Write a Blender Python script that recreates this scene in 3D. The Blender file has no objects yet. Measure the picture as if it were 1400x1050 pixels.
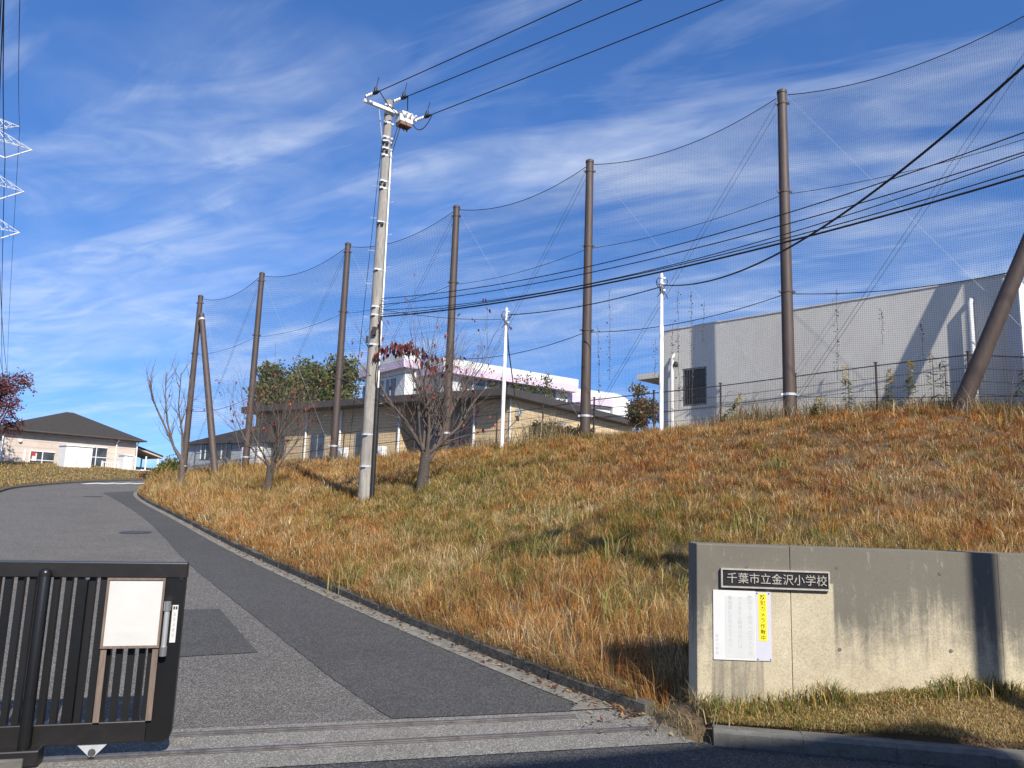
import bpy, math, random
import numpy as np
from mathutils import Vector, Matrix

SC = bpy.context.scene
COL = SC.collection
random.seed(7)
RNG = np.random.default_rng(11)

# ------------------------------------------------------------------ camera
PITCH, ROLL, CAM_H, FPX = math.radians(9.137), math.radians(1.896), 1.6, 1050.0
_f = Vector((0, math.cos(PITCH), math.sin(PITCH)))
_u0 = Vector((0, -math.sin(PITCH), math.cos(PITCH)))
_r0 = Vector((1, 0, 0))
_up = math.cos(ROLL) * _u0 - math.sin(ROLL) * _r0
_rt = math.cos(ROLL) * _r0 + math.sin(ROLL) * _u0
cam_d = bpy.data.cameras.new('camera')
cam_d.sensor_width = 36.0
cam_d.lens = 36.0 * FPX / 1400.0
cam_d.clip_start = 0.05
cam_d.clip_end = 3000
cam = bpy.data.objects.new('camera', cam_d)
COL.objects.link(cam)
cam.matrix_world = Matrix(((_rt.x, _up.x, -_f.x, 0), (_rt.y, _up.y, -_f.y, 0),
                           (_rt.z, _up.z, -_f.z, CAM_H), (0, 0, 0, 1)))
SC.camera = cam


def at(px, py, Y):
    """survey helper: the point at forward distance Y seen at photo pixel (px, py)"""
    d = _f + (px - 700) / FPX * _rt + (525 - py) / FPX * _up
    d = d * (Y / d.y)
    return Vector((d.x, d.y, d.z + CAM_H))


def atz(px, py, z):
    d = _f + (px - 700) / FPX * _rt + (525 - py) / FPX * _up
    d = d * ((z - CAM_H) / d.z)
    return Vector((d.x, d.y, z))


# ------------------------------------------------------------------ light
SUN_AZ, SUN_EL = math.radians(155), math.radians(37)
world = bpy.data.worlds.new('World')
SC.world = world
world.use_nodes = True
wn, wl = world.node_tree.nodes, world.node_tree.links
bg = wn['Background']
sky = wn.new('ShaderNodeTexSky')
sky.sky_type = 'NISHITA'
sky.sun_disc = False
sky.sun_elevation = SUN_EL
sky.sun_rotation = SUN_AZ
sky.altitude = 50
sky.air_density = 1.0
sky.dust_density = 0.1
sky.ozone_density = 5.0
bg.inputs[1].default_value = 0.075
# the sky dome is read a little above the true elevation: clear dry autumn air, no bright haze band at the horizon
tc0 = wn.new('ShaderNodeTexCoord')
lift = wn.new('ShaderNodeVectorMath')
lift.operation = 'MULTIPLY_ADD'
lift.inputs[1].default_value = (1, 1, 0.86)
lift.inputs[2].default_value = (0, 0, 0.14)
wl.new(tc0.outputs['Generated'], lift.inputs[0])
nrm_ = wn.new('ShaderNodeVectorMath')
nrm_.operation = 'NORMALIZE'
wl.new(lift.outputs[0], nrm_.inputs[0])
wl.new(nrm_.outputs[0], sky.inputs[0])


def wnode(t, **kw):
    n = wn.new(t)
    for k, v in kw.items():
        setattr(n, k, v)
    return n


def wmath(op, a, b=None):
    n = wnode('ShaderNodeMath', operation=op)
    for i, v in enumerate((a, b)):
        if v is None:
            continue
        if isinstance(v, (int, float)):
            n.inputs[i].default_value = v
        else:
            wl.new(v, n.inputs[i])
    return n.outputs[0]


def wramp(fac, stops):
    n = wnode('ShaderNodeValToRGB')
    e = n.color_ramp.elements
    e[0].position, e[0].color = stops[0][0], (stops[0][1],) * 3 + (1,)
    e[1].position, e[1].color = stops[1][0], (stops[1][1],) * 3 + (1,)
    for p, c in stops[2:]:
        x = e.new(p)
        x.color = (c, c, c, 1)
    wl.new(fac, n.inputs[0])
    return n.outputs[0]


# cirrus: the view direction is carried up to a flat cloud deck and textured there
tc = wnode('ShaderNodeTexCoord')
sp = wnode('ShaderNodeSeparateXYZ')
wl.new(tc.outputs['Generated'], sp.inputs[0])
zz = wmath('ADD', wmath('MAXIMUM', sp.outputs[2], 0.0), 0.12)
cb = wnode('ShaderNodeCombineXYZ')
wl.new(wmath('DIVIDE', sp.outputs[0], zz), cb.inputs[0])
wl.new(wmath('DIVIDE', sp.outputs[1], zz), cb.inputs[1])


def cloud_noise(rot, sx, sy, scale, detail, dist, off):
    m = wnode('ShaderNodeMapping', vector_type='TEXTURE')
    m.inputs['Rotation'].default_value = (0, 0, math.radians(rot))
    m.inputs['Scale'].default_value = (1 / sx, 1 / sy, 1)
    m.inputs['Location'].default_value = off
    wl.new(cb.outputs[0], m.inputs[0])
    n = wnode('ShaderNodeTexNoise')
    n.inputs['Scale'].default_value = scale
    n.inputs['Detail'].default_value = detail
    n.inputs['Roughness'].default_value = 0.56
    n.inputs['Distortion'].default_value = dist
    wl.new(m.outputs[0], n.inputs[0])
    return n.outputs[0]


broad = wramp(cloud_noise(-36, 0.50, 1.0, 0.95, 5, 0.5, (3.4, -5.6, 0)), [(0.42, 0), (0.72, 1)])
wisps = wramp(cloud_noise(-29, 0.45, 1.7, 1.7, 9, 1.0, (0.1, -2.1, 0)), [(0.48, 0), (0.80, 1)])
fine = wramp(cloud_noise(-22, 1.0, 1.8, 2.8, 9, 1.6, (8.9, -0.5, 0)), [(0.30, 0.26), (0.72, 1)])
clouds = wmath('ADD', wmath('MULTIPLY', wmath('MULTIPLY', broad, fine), 0.52),
               wmath('MULTIPLY', wmath('MULTIPLY', wisps, fine), 0.62))
clouds = wmath('MINIMUM', clouds, 0.72)
hsv = wnode('ShaderNodeHueSaturation')
hsv.inputs['Hue'].default_value = 0.509
hsv.inputs['Saturation'].default_value = 1.17
hsv.inputs['Value'].default_value = 1.80
wl.new(sky.outputs[0], hsv.inputs['Color'])
mixc = wnode('ShaderNodeMix', data_type='RGBA')
wl.new(clouds, mixc.inputs['Factor'])
wl.new(hsv.outputs[0], mixc.inputs['A'])
mixc.inputs['B'].default_value = (9.2, 9.9, 10.8, 1)
wl.new(mixc.outputs['Result'], bg.inputs[0])

sun_d = bpy.data.lights.new('sun', 'SUN')
sun_d.energy = 5.0
sun_d.angle = math.radians(0.53)
sun_d.color = (1.0, 0.94, 0.85)
sun = bpy.data.objects.new('sun', sun_d)
COL.objects.link(sun)
_to = Vector((math.sin(SUN_AZ) * math.cos(SUN_EL), math.cos(SUN_AZ) * math.cos(SUN_EL), math.sin(SUN_EL)))
sun.rotation_euler = _to.to_track_quat('Z', 'Y').to_euler()
sun.location = (6, -12, 20)
SC.view_settings.view_transform = 'Standard'
SC.view_settings.look = 'None'
SC.view_settings.gamma = 1
SC.view_settings.exposure = 0.48
SC.view_settings.use_curve_mapping = False
SC.cycles.max_bounces = 6
SC.cycles.transparent_max_bounces = 12


# ------------------------------------------------------------------ materials
def nset(nt, kind, **kw):
    n = nt.nodes.new(kind)
    for k, v in kw.items():
        if k.startswith('i_'):
            n.inputs[k[2:].replace('_', ' ')].default_value = v
        else:
            setattr(n, k, v)
    return n


def new_mat(name):
    m = bpy.data.materials.new(name)
    m.use_nodes = True
    return m, m.node_tree, m.node_tree.nodes['Principled BSDF']


def c4(c, k=1.0):
    return (min(c[0] * k, 1), min(c[1] * k, 1), min(c[2] * k, 1), 1)


def noise(nt, vec, scale, detail=4, rough=0.6, dist=0.0):
    n = nset(nt, 'ShaderNodeTexNoise', i_Scale=scale, i_Detail=detail, i_Roughness=rough, i_Distortion=dist)
    if vec is not None:
        nt.links.new(vec, n.inputs['Vector'])
    return n.outputs[0]


def ramp(nt, fac, stops):
    n = nt.nodes.new('ShaderNodeValToRGB')
    e = n.color_ramp.elements
    e[0].position, e[0].color = stops[0]
    e[1].position, e[1].color = stops[-1]
    for p, c in stops[1:-1]:
        x = e.new(p)
        x.color = c
    nt.links.new(fac, n.inputs[0])
    return n.outputs[0]


def mix(nt, fac, a, b, mode='MIX'):
    n = nt.nodes.new('ShaderNodeMix')
    n.data_type = 'RGBA'
    n.blend_type = mode
    for s, v in (('Factor', fac), ('A', a), ('B', b)):
        if isinstance(v, (int, float)):
            n.inputs[s].default_value = v
        elif isinstance(v, tuple):
            n.inputs[s].default_value = v
        else:
            nt.links.new(v, n.inputs[s])
    return n.outputs['Result']


def pos(nt, scale=(1, 1, 1)):
    g = nt.nodes.new('ShaderNodeNewGeometry')
    m = nt.nodes.new('ShaderNodeMapping')
    m.inputs['Scale'].default_value = scale
    nt.links.new(g.outputs['Position'], m.inputs[0])
    return m.outputs[0]


def bump(nt, bsdf, h, strength=0.3, dist=0.01):
    b = nset(nt, 'ShaderNodeBump', i_Strength=strength, i_Distance=dist)
    nt.links.new(h, b.inputs['Height'])
    nt.links.new(b.outputs[0], bsdf.inputs['Normal'])


def pm(name, base, rough=0.8, var=0.18, scale=2.5, stretch=(1, 1, 1), metal=0.0, bs=0.0, bscale=60, dirt=None, dirt_amt=0.5):
    """plain surface with mottling, optional streaked dirt and fine relief"""
    m, nt, b = new_mat(name)
    v = pos(nt, stretch)
    n = noise(nt, v, scale, 6, 0.65)
    col = ramp(nt, n, [(0.28, c4(base, 1 - var)), (0.72, c4(base, 1 + var))])
    if dirt:
        d = noise(nt, v, scale * 2.7, 7, 0.7, 0.4)
        f = ramp(nt, d, [(0.48, (0, 0, 0, 1)), (0.75, (dirt_amt,) * 3 + (1,))])
        col = mix(nt, f, col, c4(dirt))
    nt.links.new(col, b.inputs['Base Color'])
    b.inputs['Roughness'].default_value = rough
    b.inputs['Metallic'].default_value = metal
    if bs:
        bump(nt, b, noise(nt, pos(nt), bscale, 4), bs)
    return m


def asphalt(name, dark, light, speck, contrast, patch):
    m, nt, b = new_mat(name)
    v = pos(nt)
    vor = nset(nt, 'ShaderNodeTexVoronoi', i_Scale=speck)
    nt.links.new(v, vor.inputs['Vector'])
    sep = nt.nodes.new('ShaderNodeSeparateColor')
    nt.links.new(vor.outputs['Color'], sep.inputs[0])
    col = ramp(nt, sep.outputs[0], [(0.0, c4(dark, 1 - contrast)), (0.55, c4(dark)), (0.85, c4(light)), (1.0, c4(light, 1 + contrast))])
    p1 = noise(nt, v, 0.55, 6, 0.65, 0.3)
    p2 = noise(nt, v, 5.0, 6, 0.7, 0.5)
    col = mix(nt, patch, col, ramp(nt, p2, [(0.34, (0.55, 0.54, 0.52, 1)), (0.62, (1, 1, 1, 1))]), 'MULTIPLY')
    col = mix(nt, patch, col, ramp(nt, p1, [(0.3, (0.35, 0.34, 0.33, 1)), (0.7, (1, 0.98, 0.95, 1))]), 'MULTIPLY')
    nt.links.new(col, b.inputs['Base Color'])
    b.inputs['Roughness'].default_value = 0.92
    b.inputs['Specular IOR Level'].default_value = 0.3
    bump(nt, b, vor.outputs['Distance'], 0.55, 0.012)
    return m


def facade(name, angle, c1, c2, mortar, bw, bh, msize=0.012, rough=0.85, bstr=0.4):
    """tile courses on walls of a building turned by angle (too far away to pick the tiles apart)"""
    m, nt, b = new_mat(name)
    g = nt.nodes.new('ShaderNodeNewGeometry')
    mp = nt.nodes.new('ShaderNodeMapping')
    mp.inputs['Rotation'].default_value = (0, 0, -angle)
    nt.links.new(g.outputs['Position'], mp.inputs[0])
    s = nt.nodes.new('ShaderNodeSeparateXYZ')
    nt.links.new(mp.outputs[0], s.inputs[0])
    ad = nset(nt, 'ShaderNodeMath', operation='ADD')
    nt.links.new(s.outputs[0], ad.inputs[0])
    nt.links.new(s.outputs[1], ad.inputs[1])
    cbn = nt.nodes.new('ShaderNodeCombineXYZ')
    nt.links.new(ad.outputs[0], cbn.inputs[0])
    nt.links.new(s.outputs[2], cbn.inputs[1])
    br = nset(nt, 'ShaderNodeTexBrick')
    br.inputs['Color1'].default_value = c4(c1)
    br.inputs['Color2'].default_value = c4(c2)
    br.inputs['Mortar'].default_value = c4(mortar)
    br.inputs['Scale'].default_value = 1.0
    br.inputs['Mortar Size'].default_value = msize
    br.inputs['Brick Width'].default_value = bw
    br.inputs['Row Height'].default_value = bh
    nt.links.new(cbn.outputs[0], br.inputs['Vector'])
    n = noise(nt, pos(nt), 1.2, 5)
    col = mix(nt, 0.5, br.outputs['Color'], ramp(nt, n, [(0.3, (0.7, 0.68, 0.65, 1)), (0.7, (1, 1, 1, 1))]), 'MULTIPLY')
    nt.links.new(col, b.inputs['Base Color'])
    b.inputs['Roughness'].default_value = rough
    bump(nt, b, br.outputs['Fac'], -bstr, 0.01)
    return m


def leaf_mat(name, trans=0.35, rough=0.7):
    """colour comes from the blade or leaf itself (mesh colour), thin enough to let light through"""
    m, nt, b = new_mat(name)
    a = nset(nt, 'ShaderNodeAttribute', attribute_name='col')
    nt.links.new(a.outputs['Color'], b.inputs['Base Color'])
    b.inputs['Roughness'].default_value = rough
    b.inputs['Specular IOR Level'].default_value = 0.25
    t = nt.nodes.new('ShaderNodeBsdfTranslucent')
    nt.links.new(a.outputs['Color'], t.inputs['Color'])
    ms = nt.nodes.new('ShaderNodeMixShader')
    ms.inputs[0].default_value = trans
    nt.links.new(b.outputs[0], ms.inputs[1])
    nt.links.new(t.outputs[0], ms.inputs[2])
    nt.links.new(ms.outputs[0], nt.nodes['Material Output'].inputs['Surface'])
    return m


def glass_mat(name, col=(0.05, 0.06, 0.07)):
    m, nt, b = new_mat(name)
    n = noise(nt, pos(nt), 1.7, 3)
    nt.links.new(ramp(nt, n, [(0.3, c4(col, 0.6)), (0.7, c4(col, 1.5))]), b.inputs['Base Color'])
    b.inputs['Roughness'].default_value = 0.08
    b.inputs['Specular IOR Level'].default_value = 0.7
    return m


def wall_concrete():
    m, nt, b = new_mat('stained_concrete')
    v = pos(nt)
    grain = noise(nt, v, 75, 5, 0.75)
    base = ramp(nt, noise(nt, v, 2.0, 7, 0.65), [(0.3, (0.42, 0.365, 0.25, 1)), (0.7, (0.62, 0.545, 0.385, 1))])
    base = mix(nt, 0.75, base, ramp(nt, grain, [(0.3, (0.45, 0.44, 0.42, 1)), (0.60, (1, 1, 1, 1))]), 'MULTIPLY')
    g = nt.nodes.new('ShaderNodeNewGeometry')
    s = nt.nodes.new('ShaderNodeSeparateXYZ')
    nt.links.new(g.outputs['Position'], s.inputs[0])

    def mm(op, p, q):
        n = nset(nt, 'ShaderNodeMath', operation=op)
        for i, x in enumerate((p, q)):
            if isinstance(x, (int, float)):
                n.inputs[i].default_value = x
            else:
                nt.links.new(x, n.inputs[i])
        return n.outputs[0]

    def band(x, lo, hi, a=0.0, c=1.0):
        n = nset(nt, 'ShaderNodeMapRange', interpolation_type='SMOOTHSTEP')
        n.inputs['From Min'].default_value = lo
        n.inputs['From Max'].default_value = hi
        n.inputs['To Min'].default_value = a
        n.inputs['To Max'].default_value = c
        nt.links.new(x, n.inputs['Value'])
        return n.outputs[0]
    X, Z = s.outputs[0], s.outputs[2]
    # algae and rain stains hang from the coping, broken up by streaks and blotches
    hgt = mm('MULTIPLY', mm('SUBTRACT', Z, 0.2), 0.72)
    soft = mm('MULTIPLY', noise(nt, pos(nt, (1, 1, 0.6)), 1.5, 5, 0.6), 0.75)
    streak = mm('MULTIPLY', noise(nt, pos(nt, (6.5, 6.5, 0.34)), 2.4, 8, 0.74, 0.2), 0.78)
    speck = mm('MULTIPLY', noise(nt, v, 9, 9, 0.8, 0.7), 0.60)
    tot = mm('ADD', mm('ADD', hgt, soft), mm('ADD', streak, speck))
    f = band(tot, 1.14, 1.66, 0.0, 0.90)
    # cleaner rectangle below the right part of the name plate, under a board that used to hang there
    out_x = mm('MAXIMUM', band(X, 2.555, 2.575, 0.18, 1.0), band(X, 2.03, 2.05, 1.0, 0.0))
    clean = mm('MAXIMUM', out_x, band(Z, 1.08, 1.10))
    f = mm('MULTIPLY', f, clean)
    # grey wash under the notice board
    wash = mm('MULTIPLY', mm('MULTIPLY', band(X, 2.00, 2.03, 1.0, 0.0), band(X, 1.60, 1.63)), mm('MULTIPLY', band(Z, 0.48, 0.52, 1.0, 0.0), band(streak, 0.30, 0.48, 0.35, 0.95)))
    f = mm('MAXIMUM', f, mm('MULTIPLY', wash, 0.75))
    col = mix(nt, f, base, (0.105, 0.098, 0.082, 1))
    lime = band(noise(nt, pos(nt, (2.5, 2.5, 0.8)), 6.0, 9, 0.8, 0.5), 0.56, 0.72, 0.0, 0.38)
    col = mix(nt, lime, col, (0.62, 0.59, 0.50, 1))
    nt.links.new(col, b.inputs['Base Color'])
    b.inputs['Roughness'].default_value = 0.9
    bump(nt, b, grain, 0.35, 0.006)
    return m


M = {
    'asphalt_old': asphalt('asphalt_old', (0.118, 0.110, 0.099), (0.25, 0.237, 0.215), 125, 0.42, 0.30),
    'asphalt_new': asphalt('asphalt_new', (0.070, 0.069, 0.066), (0.125, 0.122, 0.117), 120, 0.40, 0.25),
    'asphalt_street': asphalt('asphalt_street', (0.055, 0.056, 0.058), (0.11, 0.11, 0.11), 110, 0.40, 0.3),
    'apron': asphalt('apron_concrete', (0.22, 0.21, 0.185), (0.36, 0.34, 0.30), 130, 0.30, 0.35),
    'gutter': pm('gutter_concrete', (0.20, 0.185, 0.155), 0.95, 0.40, 7, bs=0.8, bscale=90, dirt=(0.085, 0.07, 0.045), dirt_amt=0.85),
    'kerb': pm('kerb_concrete', (0.095, 0.086, 0.070), 0.95, 0.55, 11, bs=1.0, bscale=45, dirt=(0.025, 0.024, 0.018), dirt_amt=0.9),
    'kerb_pale': pm('kerb_pale_concrete', (0.13, 0.125, 0.11), 0.92, 0.3, 6, bs=0.5, bscale=70, dirt=(0.06, 0.058, 0.05), dirt_amt=0.8),
    'rail': pm('rail_steel', (0.20, 0.19, 0.19), 0.38, 0.3, 9, metal=0.8, dirt=(0.07, 0.045, 0.03), dirt_amt=0.5),
    'soil': pm('soil', (0.095, 0.062, 0.032), 0.95, 0.45, 1.7, bs=0.7, bscale=18, dirt=(0.09, 0.085, 0.03), dirt_amt=0.7),
    'lawn_soil': pm('lawn_soil', (0.22, 0.17, 0.085), 0.95, 0.35, 6, bs=0.7, bscale=40, dirt=(0.09, 0.09, 0.03), dirt_amt=0.5),
    'wall': wall_concrete(),
    'paint_white_line': pm('worn_road_paint', (0.72, 0.72, 0.70), 0.8, 0.2, 8, dirt=(0.2, 0.2, 0.2), dirt_amt=0.5),
    'gate': pm('gate_black_paint', (0.007, 0.007, 0.007), 0.36, 0.25, 6, bs=0.05),
    'gate_inner': pm('gate_inner_face', (0.006, 0.006, 0.0063), 0.45, 0.2, 6),
    'gate_brown': pm('gate_dark_bronze', (0.011, 0.0095, 0.009), 0.4, 0.25, 5, dirt=(0.028, 0.023, 0.02), dirt_amt=0.4),
    'wood': pm('grey_wood', (0.17, 0.125, 0.10), 0.85, 0.35, 6, (6, 6, 0.8), dirt=(0.10, 0.07, 0.05), dirt_amt=0.6),
    'sheet': pm('white_sheet', (0.53, 0.52, 0.49), 0.45, 0.04, 5, bs=0.08, bscale=9),
    'steel': pm('bright_steel', (0.55, 0.54, 0.52), 0.35, 0.15, 8, metal=0.85),
    'galv': pm('galvanised_steel', (0.50, 0.51, 0.52), 0.5, 0.15, 12, metal=0.4),
    'sticker': pm('sticker_white', (0.55, 0.55, 0.53), 0.6, 0.05, 8),
    'pole_concrete': pm('pole_concrete', (0.29, 0.268, 0.235), 0.85, 0.35, 3.5, (3, 3, 0.35), bs=0.2, bscale=60, dirt=(0.10, 0.085, 0.065), dirt_amt=0.75),
    'pole_brown': pm('pole_brown_paint', (0.070, 0.048, 0.038), 0.6, 0.30, 3.5, (3, 3, 0.5), bs=0.12, bscale=50, dirt=(0.05, 0.035, 0.03), dirt_amt=0.7),
    'black': pm('black_rubber', (0.012, 0.012, 0.013), 0.55, 0.2, 6),
    'cable': pm('black_cable', (0.010, 0.010, 0.011), 0.6, 0.2, 4),
    'net': pm('net_twine', (0.035, 0.036, 0.038), 0.8, 0.1, 3),
    'guy': pm('pale_guy_wire', (0.40, 0.41, 0.43), 0.5, 0.1, 6, metal=0.2),
    'white_paint': pm('white_paint', (0.76, 0.76, 0.74), 0.55, 0.06, 4, dirt=(0.45, 0.43, 0.40), dirt_amt=0.3),
    'porcelain': pm('porcelain', (0.75, 0.74, 0.70), 0.2, 0.06, 8),
    'rust_box': pm('rusty_box', (0.20, 0.11, 0.075), 0.75, 0.3, 9, dirt=(0.30, 0.29, 0.27), dirt_amt=0.4),
    'fence': pm('fence_brown', (0.055, 0.040, 0.035), 0.6, 0.25, 5),
    'mesh_wire': pm('fence_wire', (0.05, 0.045, 0.043), 0.6, 0.15, 5),
    'grey_wall': pm('grey_render', (0.78, 0.75, 0.67), 0.9, 0.06, 0.7, (1, 1, 0.6), bs=0.10, bscale=30, dirt=(0.56, 0.54, 0.48), dirt_amt=0.40),
    'white_wall': pm('white_render', (0.72, 0.71, 0.68), 0.85, 0.06, 1.2, dirt=(0.5, 0.49, 0.46), dirt_amt=0.3),
    'roof_dark': pm('roof_fascia', (0.055, 0.047, 0.043), 0.65, 0.2, 2, dirt=(0.09, 0.08, 0.075), dirt_amt=0.4),
    'pink': pm('pink_band', (0.66, 0.52, 0.63), 0.7, 0.06, 2),
    'glass': glass_mat('window_glass'),
    'grey_panel': pm('grey_panel', (0.16, 0.18, 0.20), 0.6, 0.15, 2, (4, 4, 0.5)),
    'alu': pm('aluminium', (0.45, 0.45, 0.44), 0.5, 0.1, 5, metal=0.5),
    'bark': pm('bark', (0.115, 0.090, 0.075), 0.95, 0.4, 9, (1, 1, 3), bs=0.8, bscale=45, dirt=(0.045, 0.036, 0.032), dirt_amt=0.8),
    'bark_dark': pm('bark_dark', (0.105, 0.080, 0.064), 0.95, 0.35, 9, (1, 1, 3), bs=0.6, bscale=45),
    'trunk_bark': pm('trunk_bark', (0.060, 0.047, 0.039), 0.95, 0.45, 8, (1, 1, 4), bs=1.0, bscale=40, dirt=(0.13, 0.12, 0.10), dirt_amt=0.6),
    'grass': leaf_mat('grass_blades', 0.30),
    'leaf': leaf_mat('leaves', 0.30, 0.55),
    'plate': pm('plate_black', (0.022, 0.023, 0.026), 0.4, 0.3, 14, metal=0.3),
    'letter': pm('plate_letter', (0.42, 0.39, 0.34), 0.5, 0.25, 20, metal=0.3),
    'sign_white': pm('sign_white', (0.58, 0.58, 0.57), 0.5, 0.03, 9),
    'sign_lilac': pm('sign_lilac', (0.50, 0.50, 0.56), 0.5, 0.04, 9),
    'sign_pale': pm('sign_pale_tape', (0.53, 0.54, 0.53), 0.4, 0.03, 9),
    'yellow': pm('sign_yellow', (0.85, 0.68, 0.02), 0.5, 0.08, 12),
    'ink': pm('ink_black', (0.03, 0.025, 0.01), 0.7, 0.1, 12),
    'ink_faded': pm('ink_faded', (0.39, 0.40, 0.395), 0.7, 0.15, 40),
    'iron': pm('cast_iron', (0.05, 0.048, 0.048), 0.6, 0.25, 14, bs=0.3, bscale=80),
    'shingle': pm('roof_shingle', (0.034, 0.030, 0.027), 0.85, 0.35, 5, (1, 1, 6), bs=0.3, bscale=30),
    'house_wall': facade('house_siding', 0.49, (0.60, 0.51, 0.43), (0.56, 0.47, 0.40), (0.42, 0.36, 0.31), 3.0, 0.42, 0.02),
    'red': pm('red_leaf_paint', (0.40, 0.03, 0.03), 0.6, 0.2, 6),
    'shaded_siding': pm('shaded_pale_siding', (0.33, 0.36, 0.40), 0.7, 0.1, 2, (1, 1, 8)),  # grey-white siding, its blue-grey shade put into the base colour
    'tower': pm('tower_steel', (0.50, 0.51, 0.53), 0.5, 0.08, 2, metal=0.2),
    'lamp': pm('lamp_white', (0.8, 0.8, 0.78), 0.3, 0.03, 4),
}


# ------------------------------------------------------------------ object helpers
def tag(o, label=None, cat=None, group=None, kind=None):
    if label:
        o['label'] = label
    if cat:
        o['category'] = cat
    if group:
        o['group'] = group
    if kind:
        o['kind'] = kind
    return o


def empty(name, loc, label=None, cat=None, group=None, kind=None):
    o = bpy.data.objects.new(name, None)
    o.empty_display_size = 0.3
    COL.objects.link(o)
    o.location = loc
    return tag(o, label, cat, group, kind)


def origin_of(o):
    v = Vector((0, 0, 0))
    while o is not None:
        v += o.location
        o = o.parent
    return v


class MB:
    def __init__(self):
        self.v, self.f = [], []

    def add(self, vs, fs):
        n = len(self.v)
        self.v += [tuple(p) for p in vs]
        self.f += [tuple(i + n for i in q) for q in fs]
        return self

    def box(self, c, s, ang=0.0, ax=None):
        """box centred at c, size s, turned about z by ang or along given axes"""
        c = Vector(c)
        if ax is None:
            ca, sa = math.cos(ang), math.sin(ang)
            ax = (Vector((ca, sa, 0)), Vector((-sa, ca, 0)), Vector((0, 0, 1)))
        x, y, z = (ax[i] * (s[i] / 2) for i in range(3))
        vs = [c + i * x + j * y + k * z for k in (-1, 1) for j in (-1, 1) for i in (-1, 1)]
        return self.add(vs, [(0, 2, 3, 1), (4, 5, 7, 6), (0, 1, 5, 4), (2, 6, 7, 3), (0, 4, 6, 2), (1, 3, 7, 5)])

    def beam(self, a, b, w, h, up=Vector((0, 0, 1))):
        a, b = Vector(a), Vector(b)
        d = (b - a)
        L = d.length
        d.normalize()
        s = d.cross(up)
        if s.length < 1e-4:
            s = Vector((1, 0, 0))
        s.normalize()
        return self.box((a + b) / 2, (L, w, h), ax=(d, s, s.cross(d)))

    def tube(self, pts, rad, n=8, caps=True):
        pts = [Vector(p) for p in pts]
        if not isinstance(rad, (list, tuple)):
            rad = [rad] * len(pts)
        rings = []
        prev = None
        for i, p in enumerate(pts):
            d = (pts[min(i + 1, len(pts) - 1)] - pts[max(i - 1, 0)])
            if d.length < 1e-9:
                d = Vector((0, 0, 1))
            d.normalize()
            if prev is None:
                a = Vector((1, 0, 0)) if abs(d.x) < 0.9 else Vector((0, 1, 0))
                u = a - d * a.dot(d)
            else:
                u = prev - d * prev.dot(d)
                if u.length < 1e-6:
                    u = d.orthogonal()
            u.normalize()
            prev = u
            w = d.cross(u)
            rings.append([p + rad[i] * (math.cos(2 * math.pi * k / n) * u + math.sin(2 * math.pi * k / n) * w) for k in range(n)])
        vs = [q for r in rings for q in r]
        fs = []
        for i in range(len(rings) - 1):
            for k in range(n):
                k2 = (k + 1) % n
                fs.append((i * n + k, i * n + k2, (i + 1) * n + k2, (i + 1) * n + k))
        if caps:
            fs.append(tuple(range(n - 1, -1, -1)))
            fs.append(tuple((len(rings) - 1) * n + k for k in range(n)))
        return self.add(vs, fs)

    def prism(self, poly, d):
        """extrude a planar polygon (list of points) by vector d"""
        poly = [Vector(p) for p in poly]
        d = Vector(d)
        n = len(poly)
        fs = [tuple(range(n - 1, -1, -1)), tuple(range(n, 2 * n))]
        for k in range(n):
            k2 = (k + 1) % n
            fs.append((k, k2, n + k2, n + k))
        return self.add(poly + [p + d for p in poly], fs)

    def ball(self, c, r, n=10, m=6, sq=(1, 1, 1)):
        c = Vector(c)
        vs = [c + Vector((0, 0, r * sq[2]))]
        for i in range(1, m):
            t = math.pi * i / m
            for k in range(n):
                a = 2 * math.pi * k / n
                vs.append(c + Vector((r * sq[0] * math.sin(t) * math.cos(a), r * sq[1] * math.sin(t) * math.sin(a), r * sq[2] * math.cos(t))))
        vs.append(c - Vector((0, 0, r * sq[2])))
        fs = [(0, 1 + k, 1 + (k + 1) % n) for k in range(n)]
        for i in range(m - 2):
            for k in range(n):
                a, b = 1 + i * n + k, 1 + i * n + (k + 1) % n
                fs.append((a, a + n, b + n, b))
        L = len(vs) - 1
        fs += [(L, L - n + (k + 1) % n, L - n + k) for k in range(n)]
        return self.add(vs, fs)

    def mesh(self, name, mat, org=(0, 0, 0), smooth=False):
        me = bpy.data.meshes.new(name)
        o = Vector(org)
        me.from_pydata([(p[0] - o.x, p[1] - o.y, p[2] - o.z) for p in self.v], [], self.f)
        me.materials.append(M[mat])
        if smooth:
            me.shade_smooth()
            try:
                me.set_sharp_from_angle(angle=math.radians(40))
            except Exception:
                pass
        me.update()
        return me

    def build(self, name, mat, parent=None, smooth=False, bevel=0.0, origin=None):
        """link as one mesh object; vertices are in world space"""
        if origin is None:
            origin = Vector((0, 0, 0)) if parent is not None else Vector(self.base())
        org = origin_of(parent) if parent is not None else Vector(origin)
        me = self.mesh(name, mat, org, smooth)
        o = bpy.data.objects.new(name, me)
        COL.objects.link(o)
        if parent is not None:
            o.parent = parent
        else:
            o.location = origin
        if bevel:
            b = o.modifiers.new('bevel', 'BEVEL')
            b.width = bevel
            b.segments = 2
            b.limit_method = 'ANGLE'
        return o

    def base(self):
        a = np.array(self.v)
        return (float((a[:, 0].min() + a[:, 0].max()) / 2), float((a[:, 1].min() + a[:, 1].max()) / 2), float(a[:, 2].min()))


def link_copy(src, parent=None, loc=None, rot=None, name=None):
    o = src.copy()
    COL.objects.link(o)
    o.parent = parent
    if loc is not None:
        o.location = loc
    if rot is not None:
        o.rotation_euler = rot
    return o


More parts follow.
